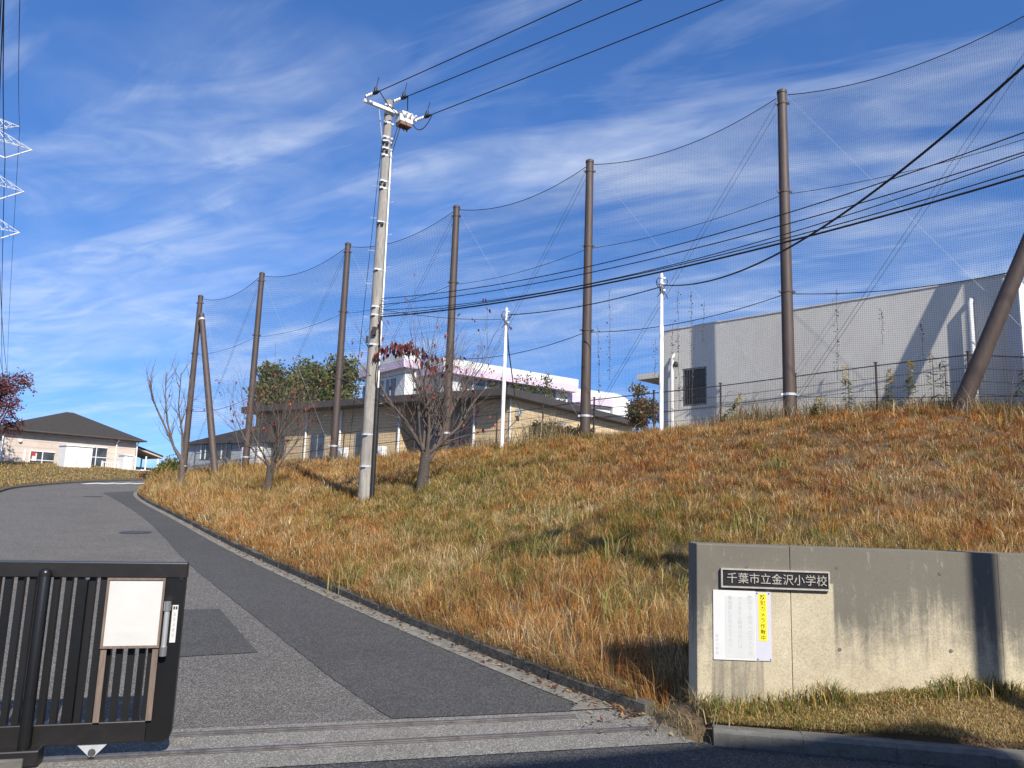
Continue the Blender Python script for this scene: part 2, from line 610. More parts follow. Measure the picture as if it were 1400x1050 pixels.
def copy_tree(src, loc, label=None, rotz=None):
    r = link_copy(src, None, loc)
    if rotz is not None:
        r.rotation_euler = (0, 0, rotz)
    if label:
        r['label'] = label
    for ch in list(src.children):
        c = link_copy(ch, r)
        for g in list(ch.children):
            link_copy(g, c)
    return r


def np_mesh(name, verts, tris_or_quads_counts, loops, mat, cols=None):
    """fast mesh from flat numpy arrays"""
    me = bpy.data.meshes.new(name)
    nv = len(verts)
    me.vertices.add(nv)
    me.vertices.foreach_set('co', np.asarray(verts, np.float32).ravel())
    me.loops.add(len(loops))
    me.loops.foreach_set('vertex_index', np.asarray(loops, np.int32))
    cnt = np.asarray(tris_or_quads_counts, np.int32)
    me.polygons.add(len(cnt))
    st = np.concatenate([[0], np.cumsum(cnt)[:-1]]).astype(np.int32)
    me.polygons.foreach_set('loop_start', st)
    me.update(calc_edges=True)
    if cols is not None:
        a = me.color_attributes.new('col', 'FLOAT_COLOR', 'POINT')
        c = np.ones((nv, 4), np.float32)
        c[:, :3] = cols
        a.data.foreach_set('color', c.ravel())
    me.materials.append(M[mat])
    return me


_lat = np.random.default_rng(5).random((256, 256)).astype(np.float64)


def vnoise(x, y, s, seed=0):
    """smooth lattice noise 0..1, feature size about 1/s metres"""
    x = np.asarray(x) * s + seed * 17.3
    y = np.asarray(y) * s + seed * 31.7
    xi, yi = np.floor(x).astype(int), np.floor(y).astype(int)
    fx, fy = x - xi, y - yi
    fx, fy = fx * fx * (3 - 2 * fx), fy * fy * (3 - 2 * fy)
    g = lambda a, b: _lat[a % 256, b % 256]
    return (g(xi, yi) * (1 - fx) * (1 - fy) + g(xi + 1, yi) * fx * (1 - fy) + g(xi, yi + 1) * (1 - fx) * fy + g(xi + 1, yi + 1) * fx * fy)


def fnoise(x, y, s, seed=0):
    return (vnoise(x, y, s, seed) * 4 + vnoise(x, y, s * 2.1, seed + 1) * 2 + vnoise(x, y, s * 4.3, seed + 2)) / 7


# ------------------------------------------------------------------ terrain
KR = np.array([(1.75, 5.55), (1.13, 6.42), (0.09, 7.85), (-1.85, 10.59), (-4.75, 14.94), (-6.75, 18.13), (-9.9, 23.34), (-14.08, 30.0),
               (-16.9, 35.2), (-18.4, 39.5), (-18.9, 44.0), (-18.2, 49.0), (-15.5, 54.0), (-10.0, 59.0)])
KL = np.array([(-6.5, 4.0), (-8.0, 9.0), (-12.0, 17.0), (-17.5, 26.0), (-22.2, 34.1), (-23.3, 38.5), (-23.9, 43.0), (-23.4, 48.5), (-21.0, 56.0), (-16.0, 63.0)])


def sdist(x, y, K):
    """signed distance to a polyline (positive on its right side) and the foot's y"""
    x, y = np.asarray(x, float), np.asarray(y, float)
    best = np.full(x.shape, 1e9)
    sg = np.zeros(x.shape)
    fy = np.zeros(x.shape)
    for i in range(len(K) - 1):
        a, b = K[i], K[i + 1]
        d = b - a
        L2 = d @ d
        t = ((x - a[0]) * d[0] + (y - a[1]) * d[1]) / L2
        lo = 0.0 if i > 0 else -50.0
        hi = 1.0 if i < len(K) - 2 else 50.0
        t = np.clip(t, lo, hi)
        qx, qy = a[0] + t * d[0], a[1] + t * d[1]
        r = np.hypot(x - qx, y - qy)
        cr = d[0] * (y - a[1]) - d[1] * (x - a[0])
        m = r < best
        best = np.where(m, r, best)
        sg = np.where(m, np.where(cr < 0, 1.0, -1.0), sg)
        fy = np.where(m, qy, fy)
    return best * sg, fy


def ramp_z(y):
    y = np.asarray(y, float)
    t = np.clip(y - 6.35, 0, 46)
    return 0.06 * (np.sqrt(t * t + 0.36) - 0.6) - 0.06 * 0.0


def smin(a, b, k):
    h = np.clip(0.5 + 0.5 * (b - a) / k, 0, 1)
    return b * (1 - h) + a * h - k * h * (1 - h)


WALL_A, WALL_B = np.array([1.50, 6.20]), np.array([7.5, 6.06])   # front face line of the entrance wall


def wall_y(x):
    return WALL_A[1] + (np.asarray(x) - WALL_A[0]) * (WALL_B[1] - WALL_A[1]) / (WALL_B[0] - WALL_A[0])


def street_kerb_y(x):
    return 5.72 - 0.185 * (np.asarray(x) - 1.5)


def terrain(x, y, carve=False):
    x, y = np.asarray(x, float), np.asarray(y, float)
    sd, fy = sdist(x, y, KR)
    sl, fyl = sdist(x, y, KL)
    d = np.maximum(sd, 0)
    zk = ramp_z(fy) + 0.10 + 0.235 * d + 0.0105 * d * d
    dw = np.maximum(y - wall_y(x) - 0.3, 0)
    zw = 0.16 + 0.02 * np.clip(x - 1.5, 0, 10) + (0.24 + 0.10 * np.clip((x - 4) / 5, 0, 1)) * dw + 0.006 * dw * dw
    hill = smin(zk, zw, 0.5)
    plat = np.clip(3.36 + 0.055 * x, 2.75, 3.98)
    hill = smin(hill, plat, 0.22)
    hill = hill + 0.10 * (fnoise(x, y, 0.6, 3) - 0.5) * np.clip(d, 0, 1)
    strip = 0.11 + 0.27 * np.clip(y - street_kerb_y(x), 0, 1.2) * np.clip((x - 1.3) * 0.6, 0.25, 1)
    front = np.where((x > 1.45 + (0.2 if carve else 0)) & (y > street_kerb_y(x) - 0.02 + (0.22 if carve else 0)), strip, 0.0)
    dl = np.maximum(-sl, 0)
    left = ramp_z(fyl) + 0.10 + 0.085 * np.minimum(dl, 14)
    z = ramp_z(y)
    low = -0.09 if carve else 0.0
    cm = 0.27 if carve else 0.0          # grid vertices stay clear of kerbs and gutters
    z = z + low
    z = np.where(sl < -0.02 - cm, left, z)
    z = np.where((sd > 0.06 + cm) & (y > wall_y(x) + 0.12), hill, z)
    z = np.where((y <= wall_y(x) + 0.12) & (x > 1.45) & (y > 2), front + np.where(front > 0, 0, low), z)
    return z


def tz(x, y):
    return float(terrain(np.array([x]), np.array([y]))[0])


def axis_coords(lo, f0, f1, hi, step):
    a = list(np.arange(f0, f1 + 1e-6, step))
    s, v = step, f0
    left = []
    while v > lo:
        s *= 1.35
        v -= s
        left.append(v)
    s, v = step, f1
    right = []
    while v < hi:
        s *= 1.35
        v += s
        right.append(v)
    return np.array(left[::-1] + a + right)


gx = axis_coords(-900, -30, 14, 900, 0.25)
gy = axis_coords(-300, 1.5, 46, 1500, 0.25)
GX, GY = np.meshgrid(gx, gy)
GZ = terrain(GX, GY, carve=True)
nx, ny = len(gx), len(gy)
idx = np.arange(nx * ny).reshape(ny, nx)
quads = np.stack([idx[:-1, :-1], idx[:-1, 1:], idx[1:, 1:], idx[1:, :-1]], -1).reshape(-1, 4)
gme = np_mesh('ground', np.stack([GX, GY, GZ], -1).reshape(-1, 3), np.full(len(quads), 4), quads.ravel(), 'soil')
gme.shade_smooth()
ground = bpy.data.objects.new('ground', gme)
COL.objects.link(ground)
tag(ground, 'brown earth of the grassy bank and grounds', None, None, 'structure')


def resample(K, n):
    seg = np.hypot(*(np.diff(K, axis=0).T))
    c = np.concatenate([[0], np.cumsum(seg)])
    t = np.linspace(0, c[-1], n)
    return np.stack([np.interp(t, c, K[:, 0]), np.interp(t, c, K[:, 1])], 1)


def smooth_line(K, it=2):
    K = np.array(K, float)
    for _ in range(it):
        q = [K[0]]
        for i in range(len(K) - 1):
            q += [0.75 * K[i] + 0.25 * K[i + 1], 0.25 * K[i] + 0.75 * K[i + 1]]
        q.append(K[-1])
        K = np.array(q)
    return K


def sheet(name, A, B, lift, mat, n_across=8, kind='structure', label=None, zfun=ramp_z, parent=None):
    """surface between two edge lines A and B with the same number of stations"""
    m = len(A)
    t = np.linspace(0, 1, n_across + 1)
    P = A[:, None, :] * (1 - t)[None, :, None] + B[:, None, :] * t[None, :, None]
    Z = zfun(P[..., 1]) + lift
    V = np.concatenate([P, Z[..., None]], -1).reshape(-1, 3)
    ii = np.arange(m * (n_across + 1)).reshape(m, n_across + 1)
    q = np.stack([ii[:-1, :-1], ii[:-1, 1:], ii[1:, 1:], ii[1:, :-1]], -1).reshape(-1, 4)
    me = np_mesh(name, V, np.full(len(q), 4), q.ravel(), mat)
    me.shade_smooth()
    o = bpy.data.objects.new(name, me)
    COL.objects.link(o)
    if parent is not None:
        o.parent = parent
    else:
        tag(o, label, None, None, kind)
    return o


# gate track line directions
GD = Vector((0.9602, 0.2793, 0))     # along the rails, to the right
GN = Vector((-0.2793, 0.9602, 0))    # across, away from the street
G0 = Vector((-2.19, 5.10, 0))        # point on the front rail


def gate_line(off, s0, s1, n):
    t = np.linspace(s0, s1, n)
    return np.stack([G0.x + GN.x * off + GD.x * t, G0.y + GN.y * off + GD.y * t], 1)


# street in front, driveway, newer asphalt, gutter
st_a = gate_line(-0.36, -60, 60, 60)
st_b = st_a.copy()
st_b[:, 1] -= 9.0
sheet('street', st_b, st_a, 0.0, 'asphalt_street', 8, label='dark asphalt street in front of the school gate', zfun=lambda y: 0 * y)
KRs = smooth_line(KR[1:])
KLs = smooth_line(KL)
NR = 120
right = resample(KRs, NR)
left = resample(KLs[2:], NR)
# first station lies on the apron's far edge
e0 = gate_line(0.56, -6.0, 3.55, 2)
road_r = right.copy()
road_l = left.copy()
road_l[0] = e0[0]
road_r[0] = e0[1]
for i in range(1, 12):
    w = 1 - i / 12
    road_l[i] = road_l[i] * (1 - w) + (e0[0] + np.array([-0.45, 0.8]) * i * 0.55) * w
sheet('driveway', road_l, road_r, 0.0, 'asphalt_old', 14, label='worn pale asphalt driveway climbing to the left')
perp = np.gradient(right, axis=0)
perp /= np.linalg.norm(perp, axis=1)[:, None]
nl = np.stack([-perp[:, 1], perp[:, 0]], 1)            # to the left of travel
# boundary of the newer strip, surveyed, with a slightly ragged saw-cut edge
SB = smooth_line(np.array([(-0.82, 6.10), (-3.27, 10.1), (-5.74, 14.14), (-8.4, 19.0), (-11.4, 24.14), (-15.2, 30.2), (-18.0, 34.5)]), 1)
gut_in = right + nl * np.linspace(0.24, 0.07, NR)[:, None]
nS = 70
gi = resample(gut_in[:np.argmin(np.abs(right[:, 1] - 37))], nS)
gi[0] = gate_line(0.57, 3.02, 3.03, 2)[0]
SBr = resample(SB, 260)
SBr += RNG.normal(0, 0.006, SBr.shape)
gi = resample(gi, 260)
sheet('asphalt_strip', SBr, gi, 0.006, 'asphalt_new', 4, label='newer dark asphalt strip along the kerb')
gr = right.copy()
gin = gut_in.copy()
gin[0] = gate_line(0.575, 3.02, 3.03, 2)[0]
gr[0] = gate_line(0.575, 3.45, 3.46, 2)[0]
sheet('gutter', gin, gr, 0.011, 'gutter', 2, label='pale concrete gutter beside the kerb')
# square repair patch
pa = np.array([tuple(at(238, 834, 9)[:2]), tuple(at(318, 836, 9)[:2])])


def on_road(px, py):
    d = _f + (px - 700) / FPX * _rt + (525 - py) / FPX * _up
    t = (-0.06 * 6.9 - CAM_H) / (d.z - 0.06 * d.y)
    return np.array([d.x * t, d.y * t])


sheet('asphalt_patch', np.stack([on_road(215, 901), on_road(160, 836)]), np.stack([on_road(352, 893), on_road(300, 833)]), 0.007, 'asphalt_new', 3,
      label='dark square repair patch in the driveway')
# apron of the sliding gate
sheet('gate_apron', gate_line(-0.36, -8, 3.62, 20), gate_line(0.56, -8, 3.60, 20), 0.004, 'apron', 3, label='pale concrete apron that carries the gate rails', zfun=lambda y: 0 * y)
for off, w in ((0.0, 0.022), (0.40, 0.020)):
    mb = MB()
    a = G0 + GN * off + GD * -8
    b = G0 + GN * off + GD * (3.45 if off == 0 else 3.0)
    mb.beam(a + Vector((0, 0, 0.012)), b + Vector((0, 0, 0.012)), w, 0.022)
    mb.beam(a + GN * 0.035 + Vector((0, 0, 0.006)), b + GN * 0.035 + Vector((0, 0, 0.006)), 0.03, 0.006)
    mb.beam(a - GN * 0.03 + Vector((0, 0, 0.006)), b - GN * 0.03 + Vector((0, 0, 0.006)), 0.02, 0.006)
    r = mb.build('gate_rail', 'rail')
    tag(r, ('front steel gate rail set in the concrete apron, nearest the street' if off == 0 else 'rear steel gate rail set in the concrete apron, farthest from the street'), 'gate rail', 'rails of the sliding gate')


# kerbs: each stone its own piece
def stone_mesh(L, W, H, name, mat):
    mb = MB()
    c = 0.018
    prof = [(0, -0.12), (W, -0.12), (W, H - c * 0.5), (W - c, H), (c * 1.6, H), (0, H - c * 1.4)]
    mb.prism([(0.0, y, z) for y, z in prof], (L + 0.001, 0, 0))
    return mb.mesh(name, mat)


def kerb_line(name, line, stone, label, mat, height, step=0.6, side=0.0, zf=ramp_z):
    root = empty(name, (float(line[0][0]), float(line[0][1]), 0), label, None, None, 'structure')
    seg = np.hypot(*(np.diff(line, axis=0).T))
    c = np.concatenate([[0], np.cumsum(seg)])
    k = 0
    s = 0.0
    while s + step < c[-1]:
        p = np.array([np.interp(s, c, line[:, 0]), np.interp(s, c, line[:, 1])])
        q = np.array([np.interp(s + step, c, line[:, 0]), np.interp(s + step, c, line[:, 1])])
        d = q - p
        ang = math.atan2(d[1], d[0])
        z0, z1 = float(zf(np.array(p[1]))), float(zf(np.array(q[1])))
        o = bpy.data.objects.new('kerb_stone', stone)
        COL.objects.link(o)
        o.parent = root
        nrm = np.array([-math.sin(ang), math.cos(ang)])
        j = random.uniform(-0.008, 0.008)
        o.location = (p[0] + nrm[0] * (side + j) - root.location.x, p[1] + nrm[1] * (side + j) - root.location.y, z0 + random.uniform(-0.012, 0.006))
        o.rotation_euler = (random.uniform(-0.03, 0.03), -math.atan2(z1 - z0, step), ang + random.uniform(-0.006, 0.006))
        s += step
        k += 1
    return root


stone_a = stone_mesh(0.6, 0.15, 0.105, 'kerb_stone', 'kerb')
stone_b = stone_mesh(0.6, 0.16, 0.125, 'kerb_stone', 'kerb_pale')
kerb_line('kerb', KRs[(KRs[:, 1] < 52)], stone_a, 'dark weathered concrete kerb along the grassy bank', 'kerb', 0.13, side=-0.16)
lk = KLs[(KLs[:, 1] > 26) & (KLs[:, 1] < 54)]
kerb_line('kerb', lk, stone_a, 'concrete kerb on the far left edge of the driveway', 'kerb', 0.13, side=0.0)
sx = np.linspace(1.50, 8.5, 30)
kerb_line('kerb', np.stack([sx, street_kerb_y(sx)], 1), stone_b, 'pale concrete street kerb below the entrance wall', 'kerb_pale', 0.15, side=-0.02, zf=lambda y: 0 * np.asarray(y) - 0.02)
# small worn ramp slab and a bank of earth where the kerb meets the apron
mb = MB()
sl0 = [atz(990, 1013, 0.0), atz(984, 994, 0.0), atz(908, 989, 0.0), atz(898, 1002, 0.0)]
mb.prism([(p.x, p.y, 0.001) for p in sl0], (0, 0, 0.026))
tag(mb.build('kerb_ramp', 'gutter'), 'broken pale concrete slab between apron and street kerb', None, None, 'structure')
mb = MB()
ne = 12
ex = np.linspace(1.12, 1.78, ne)
ey = np.linspace(5.55, 6.75, ne)
EV = []
for yy in ey:
    for xx in ex:
        t_ = max(0.0, 1 - math.hypot((xx - 1.46) / 0.27, (yy - 6.25) / 0.46))
        EV.append((xx + RNG.normal(0, 0.008), yy + RNG.normal(0, 0.008), -0.03 + 0.20 * t_ ** 0.6 + RNG.normal(0, 0.006)))
mb.add(EV, [(j * ne + i, j * ne + i + 1, (j + 1) * ne + i + 1, (j + 1) * ne + i) for j in range(ne - 1) for i in range(ne - 1)])
tag(mb.build('earth_bank', 'soil', None, smooth=True), 'dark earth heaped at the free end of the wall', None, None, 'structure')
# white stop line and manhole covers
mb = MB()
for k in range(4):
    p0 = on_road(122 + k * 22, 661)
    p1 = on_road(138 + k * 22, 661)
    z = float(ramp_z(p0[1])) + 0.014
    mb.prism([(p0[0], p0[1] - 0.8, z - 0.05), (p1[0], p1[1] - 0.8, z - 0.05), (p1[0], p1[1] + 0.8, z + 0.05), (p0[0], p0[1] + 0.8, z + 0.05)], (0, 0, 0.003))
mb.build('road_marking', 'paint_white_line')['kind'] = 'structure'
for (px, py, r, lab) in ((185, 728, 0.36, 'round iron manhole cover nearest the gate in the driveway'), (127, 679, 0.36, 'round iron manhole cover far up the driveway')):
    p = on_road(px, py)
    z = float(ramp_z(p[1])) + 0.009
    root = empty('manhole_cover', (p[0], p[1], z), lab, 'manhole', 'manhole covers in the driveway')
    for nm, r0, r1, dz in (('frame', r * 0.86, r, 0.0), ('lid', 0.0, r * 0.84, 0.003)):
        mb = MB()
        n = 28
        if r0 > 0:
            vs = [(p[0] + rr * math.cos(2 * math.pi * k / n), p[1] + rr * math.sin(2 * math.pi * k / n), z + dz + 0.06 * rr * math.sin(2 * math.pi * k / n)) for rr in (r0, r1) for k in range(n)]
            mb.add(vs, [(k, (k + 1) % n, n + (k + 1) % n, n + k) for k in range(n)])
        else:
            mb.prism([(p[0] + r1 * math.cos(2 * math.pi * k / n), p[1] + r1 * math.sin(2 * math.pi * k / n), z + 0.06 * r1 * math.sin(2 * math.pi * k / n) - 0.01) for k in range(n)], (0, 0, 0.013))
        mb.build(nm, 'iron', root)


# ------------------------------------------------------------------ entrance wall, plate and notice
WD = Vector((WALL_B[0] - WALL_A[0], WALL_B[1] - WALL_A[1], 0)).normalized()
WN = Vector((WD.y, -WD.x, 0))          # towards the street
W0 = Vector((WALL_A[0], WALL_A[1], 0))
W_TOP, W_TH = 1.368, 0.31


def wp(s, z, out=0.0):
    return W0 + WD * s + WN * out + Vector((0, 0, z))


wall = empty('entrance_wall', W0, 'stained grey concrete entrance wall beside the driveway', 'wall')
MB().box(wp(3.0, 0.53, -W_TH / 2 - 0.008), (6.0 - 0.03, W_TH - 0.016, 1.6), ax=(WD, -WN, Vector((0, 0, 1)))).build('wall_core', 'wall', wall)
edges = [0.0, 0.735, 2.35, 3.60, 4.8, 6.0]
for i in range(len(edges) - 1):
    a, b = edges[i], edges[i + 1]
    g = 0.0008
    MB().box(wp((a + b) / 2, 0.534, -W_TH / 2), (b - a - 2 * g, W_TH, 1.668), ax=(WD, -WN, Vector((0, 0, 1)))).build('concrete_panel', 'wall', wall, bevel=0.010 if i == 0 else 0.003)
for s, z in ((0.44, 0.62), (1.10, 0.60), (1.95, 0.62), (1.10, 1.22), (0.40, 1.20), (1.9, 1.2)):
    mb = MB()
    mb.tube([wp(s, z, 0.0005), wp(s, z, 0.004)], 0.014, 10)
    mb.build('form_tie_plug', 'kerb_pale', wall)


def glyphs(text, size, fn, mat, parent, name, thick, dx, dz, depth=0.0, squash=(1.0, 1.0)):
    """one mesh per character; fn(u, v, out) maps sign coordinates to the world"""
    for i, ch in enumerate(text):
        if ch == ' ':
            continue
        cu = bpy.data.curves.new('t', 'FONT')
        cu.body = ch
        cu.size = size
        cu.align_x = 'CENTER'
        cu.resolution_u = 3
        cu.extrude = depth
        if thick:
            cu.offset = thick
        ob = bpy.data.objects.new('t', cu)
        COL.objects.link(ob)
        me = bpy.data.meshes.new_from_object(ob.evaluated_get(bpy.context.evaluated_depsgraph_get()))
        bpy.data.objects.remove(ob)
        bpy.data.curves.remove(cu)
        org = origin_of(parent)
        for v in me.vertices:
            v.co = fn(dx[i] + v.co.x * squash[0], dz[i] + (v.co.y - size * 0.36) * squash[1], v.co.z) - org
        me.materials.clear()
        me.materials.append(M[mat])
        o = bpy.data.objects.new(name, me)
        COL.objects.link(o)
        o.parent = parent


# name plate
def survey_wall(px, py):
    """wall coordinates (s, z) of a photo point on the wall face"""
    d = _f + (px - 700) / FPX * _rt + (525 - py) / FPX * _up
    c = Vector((0, 0, CAM_H))
    t = (W0 - c).dot(WN) / d.dot(WN)
    p = c + d * t
    return (p - W0).dot(WD), p.z


s0, zt = survey_wall(984.5, 777)
s1, zb = survey_wall(1133, 806.5)
zt2 = survey_wall(1133, 780.5)[1]
pz = (zt + zt2) / 2
zb = (survey_wall(984.5, 803.5)[1] + zb) / 2
plate = empty('name_plate', wp((s0 + s1) / 2, zb, 0), 'black metal name plate with raised silver characters on the entrance wall', 'name plate')
MB().box(wp((s0 + s1) / 2, (pz + zb) / 2, 0.0125), (s1 - s0 - 0.004, 0.021, pz - zb - 0.004), ax=(WD, -WN, Vector((0, 0, 1)))).build('plate_back', 'plate', plate)
bw = 0.012
for (a, b, c, d) in ((s0, s1, pz - bw, pz), (s0, s1, zb, zb + bw)):
    MB().box(wp((a + b) / 2, (c + d) / 2, 0.017), (b - a, 0.032, d - c), ax=(WD, -WN, Vector((0, 0, 1)))).build('plate_border', 'letter', plate)
for (a, b) in ((s0, s0 + bw), (s1 - bw, s1)):
    MB().box(wp((a + b) / 2, (pz + zb) / 2, 0.017), (b - a, 0.0318, pz - zb - 2 * bw - 0.001), ax=(WD, -WN, Vector((0, 0, 1)))).build('plate_border', 'letter', plate)
name = '千葉市立金沢小学校'
ch = (s1 - s0 - 0.13) / 8.2
glyphs(name, 0.086, lambda u, v, o: wp(u, v, 0.0275 + o), 'letter', plate, 'character', 0.0,
       [s0 + 0.085 + ch * i for i in range(9)], [(pz + zb) / 2] * 9, 0.004)

# notice
a0, b0 = survey_wall(974.5, 806)
a1, b1 = survey_wall(1055, 904)
notice = empty('notice_board', wp((a0 + a1) / 2, b1, 0), 'white notice board with a yellow strip below the name plate', 'sign')
wdt, hgt = a1 - a0, b0 - b1


def nb(u, v, out):
    """u from the left edge, v down from the top"""
    return wp(a0 + u, b0 - v, out)


def nbox(u0, u1, v0, v1, o0, o1):
    return MB().box(nb((u0 + u1) / 2, (v0 + v1) / 2, (o0 + o1) / 2), (u1 - u0, o1 - o0, v1 - v0), ax=(WD, -WN, Vector((0, 0, 1))))


nbox(0, wdt * 0.735, 0, hgt, 0.002, 0.010).build('board', 'sign_white', notice)
nbox(wdt * 0.737, wdt, 0.004, hgt - 0.002, 0.002, 0.009).build('side_board', 'sign_lilac', notice)
nbox(wdt * 0.21, wdt * 0.715, 0.045, hgt - 0.02, 0.0102, 0.0112).build('pasted_sheet', 'sign_pale', notice)
nbox(wdt * 0.785, wdt * 0.925, hgt * 0.03, hgt * 0.715, 0.0092, 0.0105).build('yellow_strip', 'yellow', notice)
for t in ((wdt * 0.76, hgt * 0.975), (wdt * 0.978, hgt * 0.975), (wdt * 0.76, hgt * 0.03), (wdt * 0.965, hgt * 0.03)):
    MB().tube([nb(t[0], t[1], 0.009), nb(t[0], t[1], 0.0125)], 0.005, 8).build('screw', 'iron', notice)
txt = '防犯カメラ作動中'
glyphs(txt, 0.041, lambda u, v, o: nb(u, -v, 0.0108 + o), 'ink', notice, 'character', 0.0004, [wdt * 0.855] * 8, [-(hgt * (0.085 + 0.0835 * i)) for i in range(8)], 0.0)
for col_u, line, sz, y0, st in ((0.635, '許可なく校内への立入りは', 0.040, 0.10, 0.072), (0.46, 'できません御用の方には、', 0.036, 0.12, 0.068),
                                (0.29, '事務室にお知らせ下さい。', 0.036, 0.11, 0.068)):
    glyphs(line, sz, lambda u, v, o: nb(u, -v, 0.0115 + o), 'ink_faded', notice, 'faded_character', 0.0, [wdt * col_u] * len(line), [-(hgt * (y0 + st * i)) for i in range(len(line))], 0.0)
glyphs('金沢小学校', 0.026, lambda u, v, o: nb(u, -v, 0.0105 + o), 'ink_faded', notice, 'faded_character', 0.0, [wdt * 0.06] * 5, [-(hgt * (0.66 + 0.062 * i)) for i in range(5)], 0.0)

# ------------------------------------------------------------------ sliding gate
UZ = Vector((0, 0, 1))
GA = (GD, GN, UZ)
gs1 = 0.130                   # right end along the rail, measured from G0
gate = empty('sliding_gate', G0 + GD * gs1, 'black metal sliding school gate with vertical bars, rolled open', 'gate')


def gp(s, n, z):
    return G0 + GD * s + GN * n + Vector((0, 0, z))


GT, GB, DEP = 1.178, 0.095, 0.085
MB().box(gp(gs1 - 1.9, 0, GT - 0.048), (3.8, DEP, 0.096), ax=GA).build('top_rail', 'gate_brown', gate, bevel=0.006)
MB().box(gp(gs1 - 0.152 - 1.7, 0, GB + 0.063), (3.4, DEP, 0.126), ax=GA).build('bottom_rail', 'gate_brown', gate, bevel=0.006)
# end stile: broad flat panel with a rounded lower corner
prof = [(-0.150, GT - 0.0965), (-0.004, GT - 0.0965)]
for k in range(7):
    a = math.radians(-90 * k / 6)
    prof.append((-0.064 + 0.06 * math.cos(a), GB - 0.005 + 0.06 + 0.06 * math.sin(a)))
prof.append((-0.150, GB - 0.005))
MB().prism([gp(gs1 + s, -DEP / 2 + 0.004, z) for s, z in prof], GN * (DEP - 0.008)).build('end_stile', 'gate', gate)
MB().box(gp(gs1 - 0.170, 0, (GT + GB) / 2), (0.036, 0.05, GT - GB - 0.20), ax=GA).build('stile_flange', 'gate_inner', gate)
bar = None
nb_ = 0
for k in range(50):
    s = gs1 - 0.222 - 0.066 * k
    if k in (0, 1, 2):
        pass
    o = MB().box(gp(s, 0.004 + 0.012 * (k % 2), (GT - 0.096 + GB + 0.126) / 2), (0.036, 0.050, GT - GB - 0.224), ax=GA)
    o.build('bar', 'gate_inner' if k % 3 else 'gate', gate)
for k in range(3):
    s = gs1 - 0.6 - 1.1 * k
    MB().box(gp(s, 0, (GT + GB) / 2), (0.05, 0.07, GT - GB - 0.225), ax=GA).build('post', 'gate', gate)
# wheel bracket on the front rail
mb = MB()
mb.prism([gp(gs1 - 0.36, -0.03, GB - 0.002), gp(gs1 - 0.43, -0.03, 0.02), gp(gs1 - 0.455, -0.03, 0.02), gp(gs1 - 0.53, -0.03, GB - 0.002)], GN * 0.06)
wb = mb.build('wheel_bracket', 'galv', gate)
MB().tube([gp(gs1 - 0.443, -0.035, 0.045), gp(gs1 - 0.443, 0.035, 0.045)], 0.022, 14).build('wheel', 'iron', wb)
# handle and sticker
hs = gs1 - 0.092
hp = MB().tube([gp(hs, -0.085, 0.63), gp(hs, -0.085, 0.93)], 0.016, 12).build('handle', 'alu', gate, smooth=True)
for z in (0.64, 0.915):
    mb = MB()
    mb.tube([gp(hs, -0.085, z - 0.028), gp(hs, -0.085, z + 0.028)], 0.022, 12)
    mb.tube([gp(hs, -0.085, z), gp(hs, -0.04, z)], 0.016, 10)
    mb.build('handle_bracket', 'steel', hp, smooth=True)
st = MB().box(gp(gs1 - 0.050, -DEP / 2 + 0.002, 0.80), (0.034, 0.003, 0.23), ax=GA).build('sticker', 'sticker', gate)
for k in range(2):
    MB().box(gp(gs1 - 0.050 + (-0.007 + 0.014 * k), -DEP / 2 - 0.0005, 0.898), (0.010, 0.002, 0.018), ax=GA).build('sticker_mark', 'ink', st)
for k in range(5):
    MB().box(gp(gs1 - 0.050, -DEP / 2 - 0.0005, 0.86 - 0.032 * k), (0.012, 0.002, 0.020), ax=GA).build('sticker_mark', 'ink_faded', st)
MB().tube([gp(gs1 - 0.03, -DEP / 2 - 0.002, GT - 0.10), gp(gs1 - 0.03, -DEP / 2 + 0.006, GT - 0.10)], 0.012, 10).build('bolt', 'gate_inner', gate)
# paper board wired to the gate, with two wooden legs
nbd = empty('gate_notice_board', gp(gs1 - 0.31, -0.06, GB + 0.126), 'blank white sheet in a weathered wooden frame tied to the gate', 'notice board')
u0, u1, v0, v1 = gs1 - 0.455, gs1 - 0.120, 0.660, 1.085
no = -DEP / 2 - 0.022
MB().box(gp((u0 + u1) / 2, no + 0.006, (v0 + v1) / 2), (u1 - u0 - 0.004, 0.012, v1 - v0 - 0.004), ax=GA).build('backing', 'wood', nbd)
# wrinkled sheet
mb = MB()
nu, nv = 18, 22
V = []
for j in range(nv + 1):
    for i in range(nu + 1):
        a, b = i / nu, j / nv
        w = 0.003 * math.sin(b * math.pi) * math.sin(a * math.pi) + 0.0022 * math.exp(-((b - 0.75) / 0.018) ** 2) * (0.3 < a < 0.8)
        w += 0.0025 * math.exp(-(((a - 0.5) / 0.22) ** 2 + ((b - 0.2 - 0.25 * (a - 0.5) ** 2) / 0.03) ** 2))
        w += random.uniform(0, 0.0006)
        V.append(gp(u0 + 0.014 + (u1 - u0 - 0.028) * a, no - 0.004 - w, v0 + 0.014 + (v1 - v0 - 0.028) * b))
F = [(j * (nu + 1) + i, j * (nu + 1) + i + 1, (j + 1) * (nu + 1) + i + 1, (j + 1) * (nu + 1) + i) for j in range(nv) for i in range(nu)]
MB().add(V, F).build('sheet', 'sheet', nbd, smooth=True)
for (a, b, c, d) in ((u0, u1, v1 - 0.013, v1), (u0, u1, v0, v0 + 0.013)):
    MB().box(gp((a + b) / 2, no - 0.006, (c + d) / 2), (b - a, 0.014, d - c), ax=GA).build('frame_bar', 'wood', nbd)
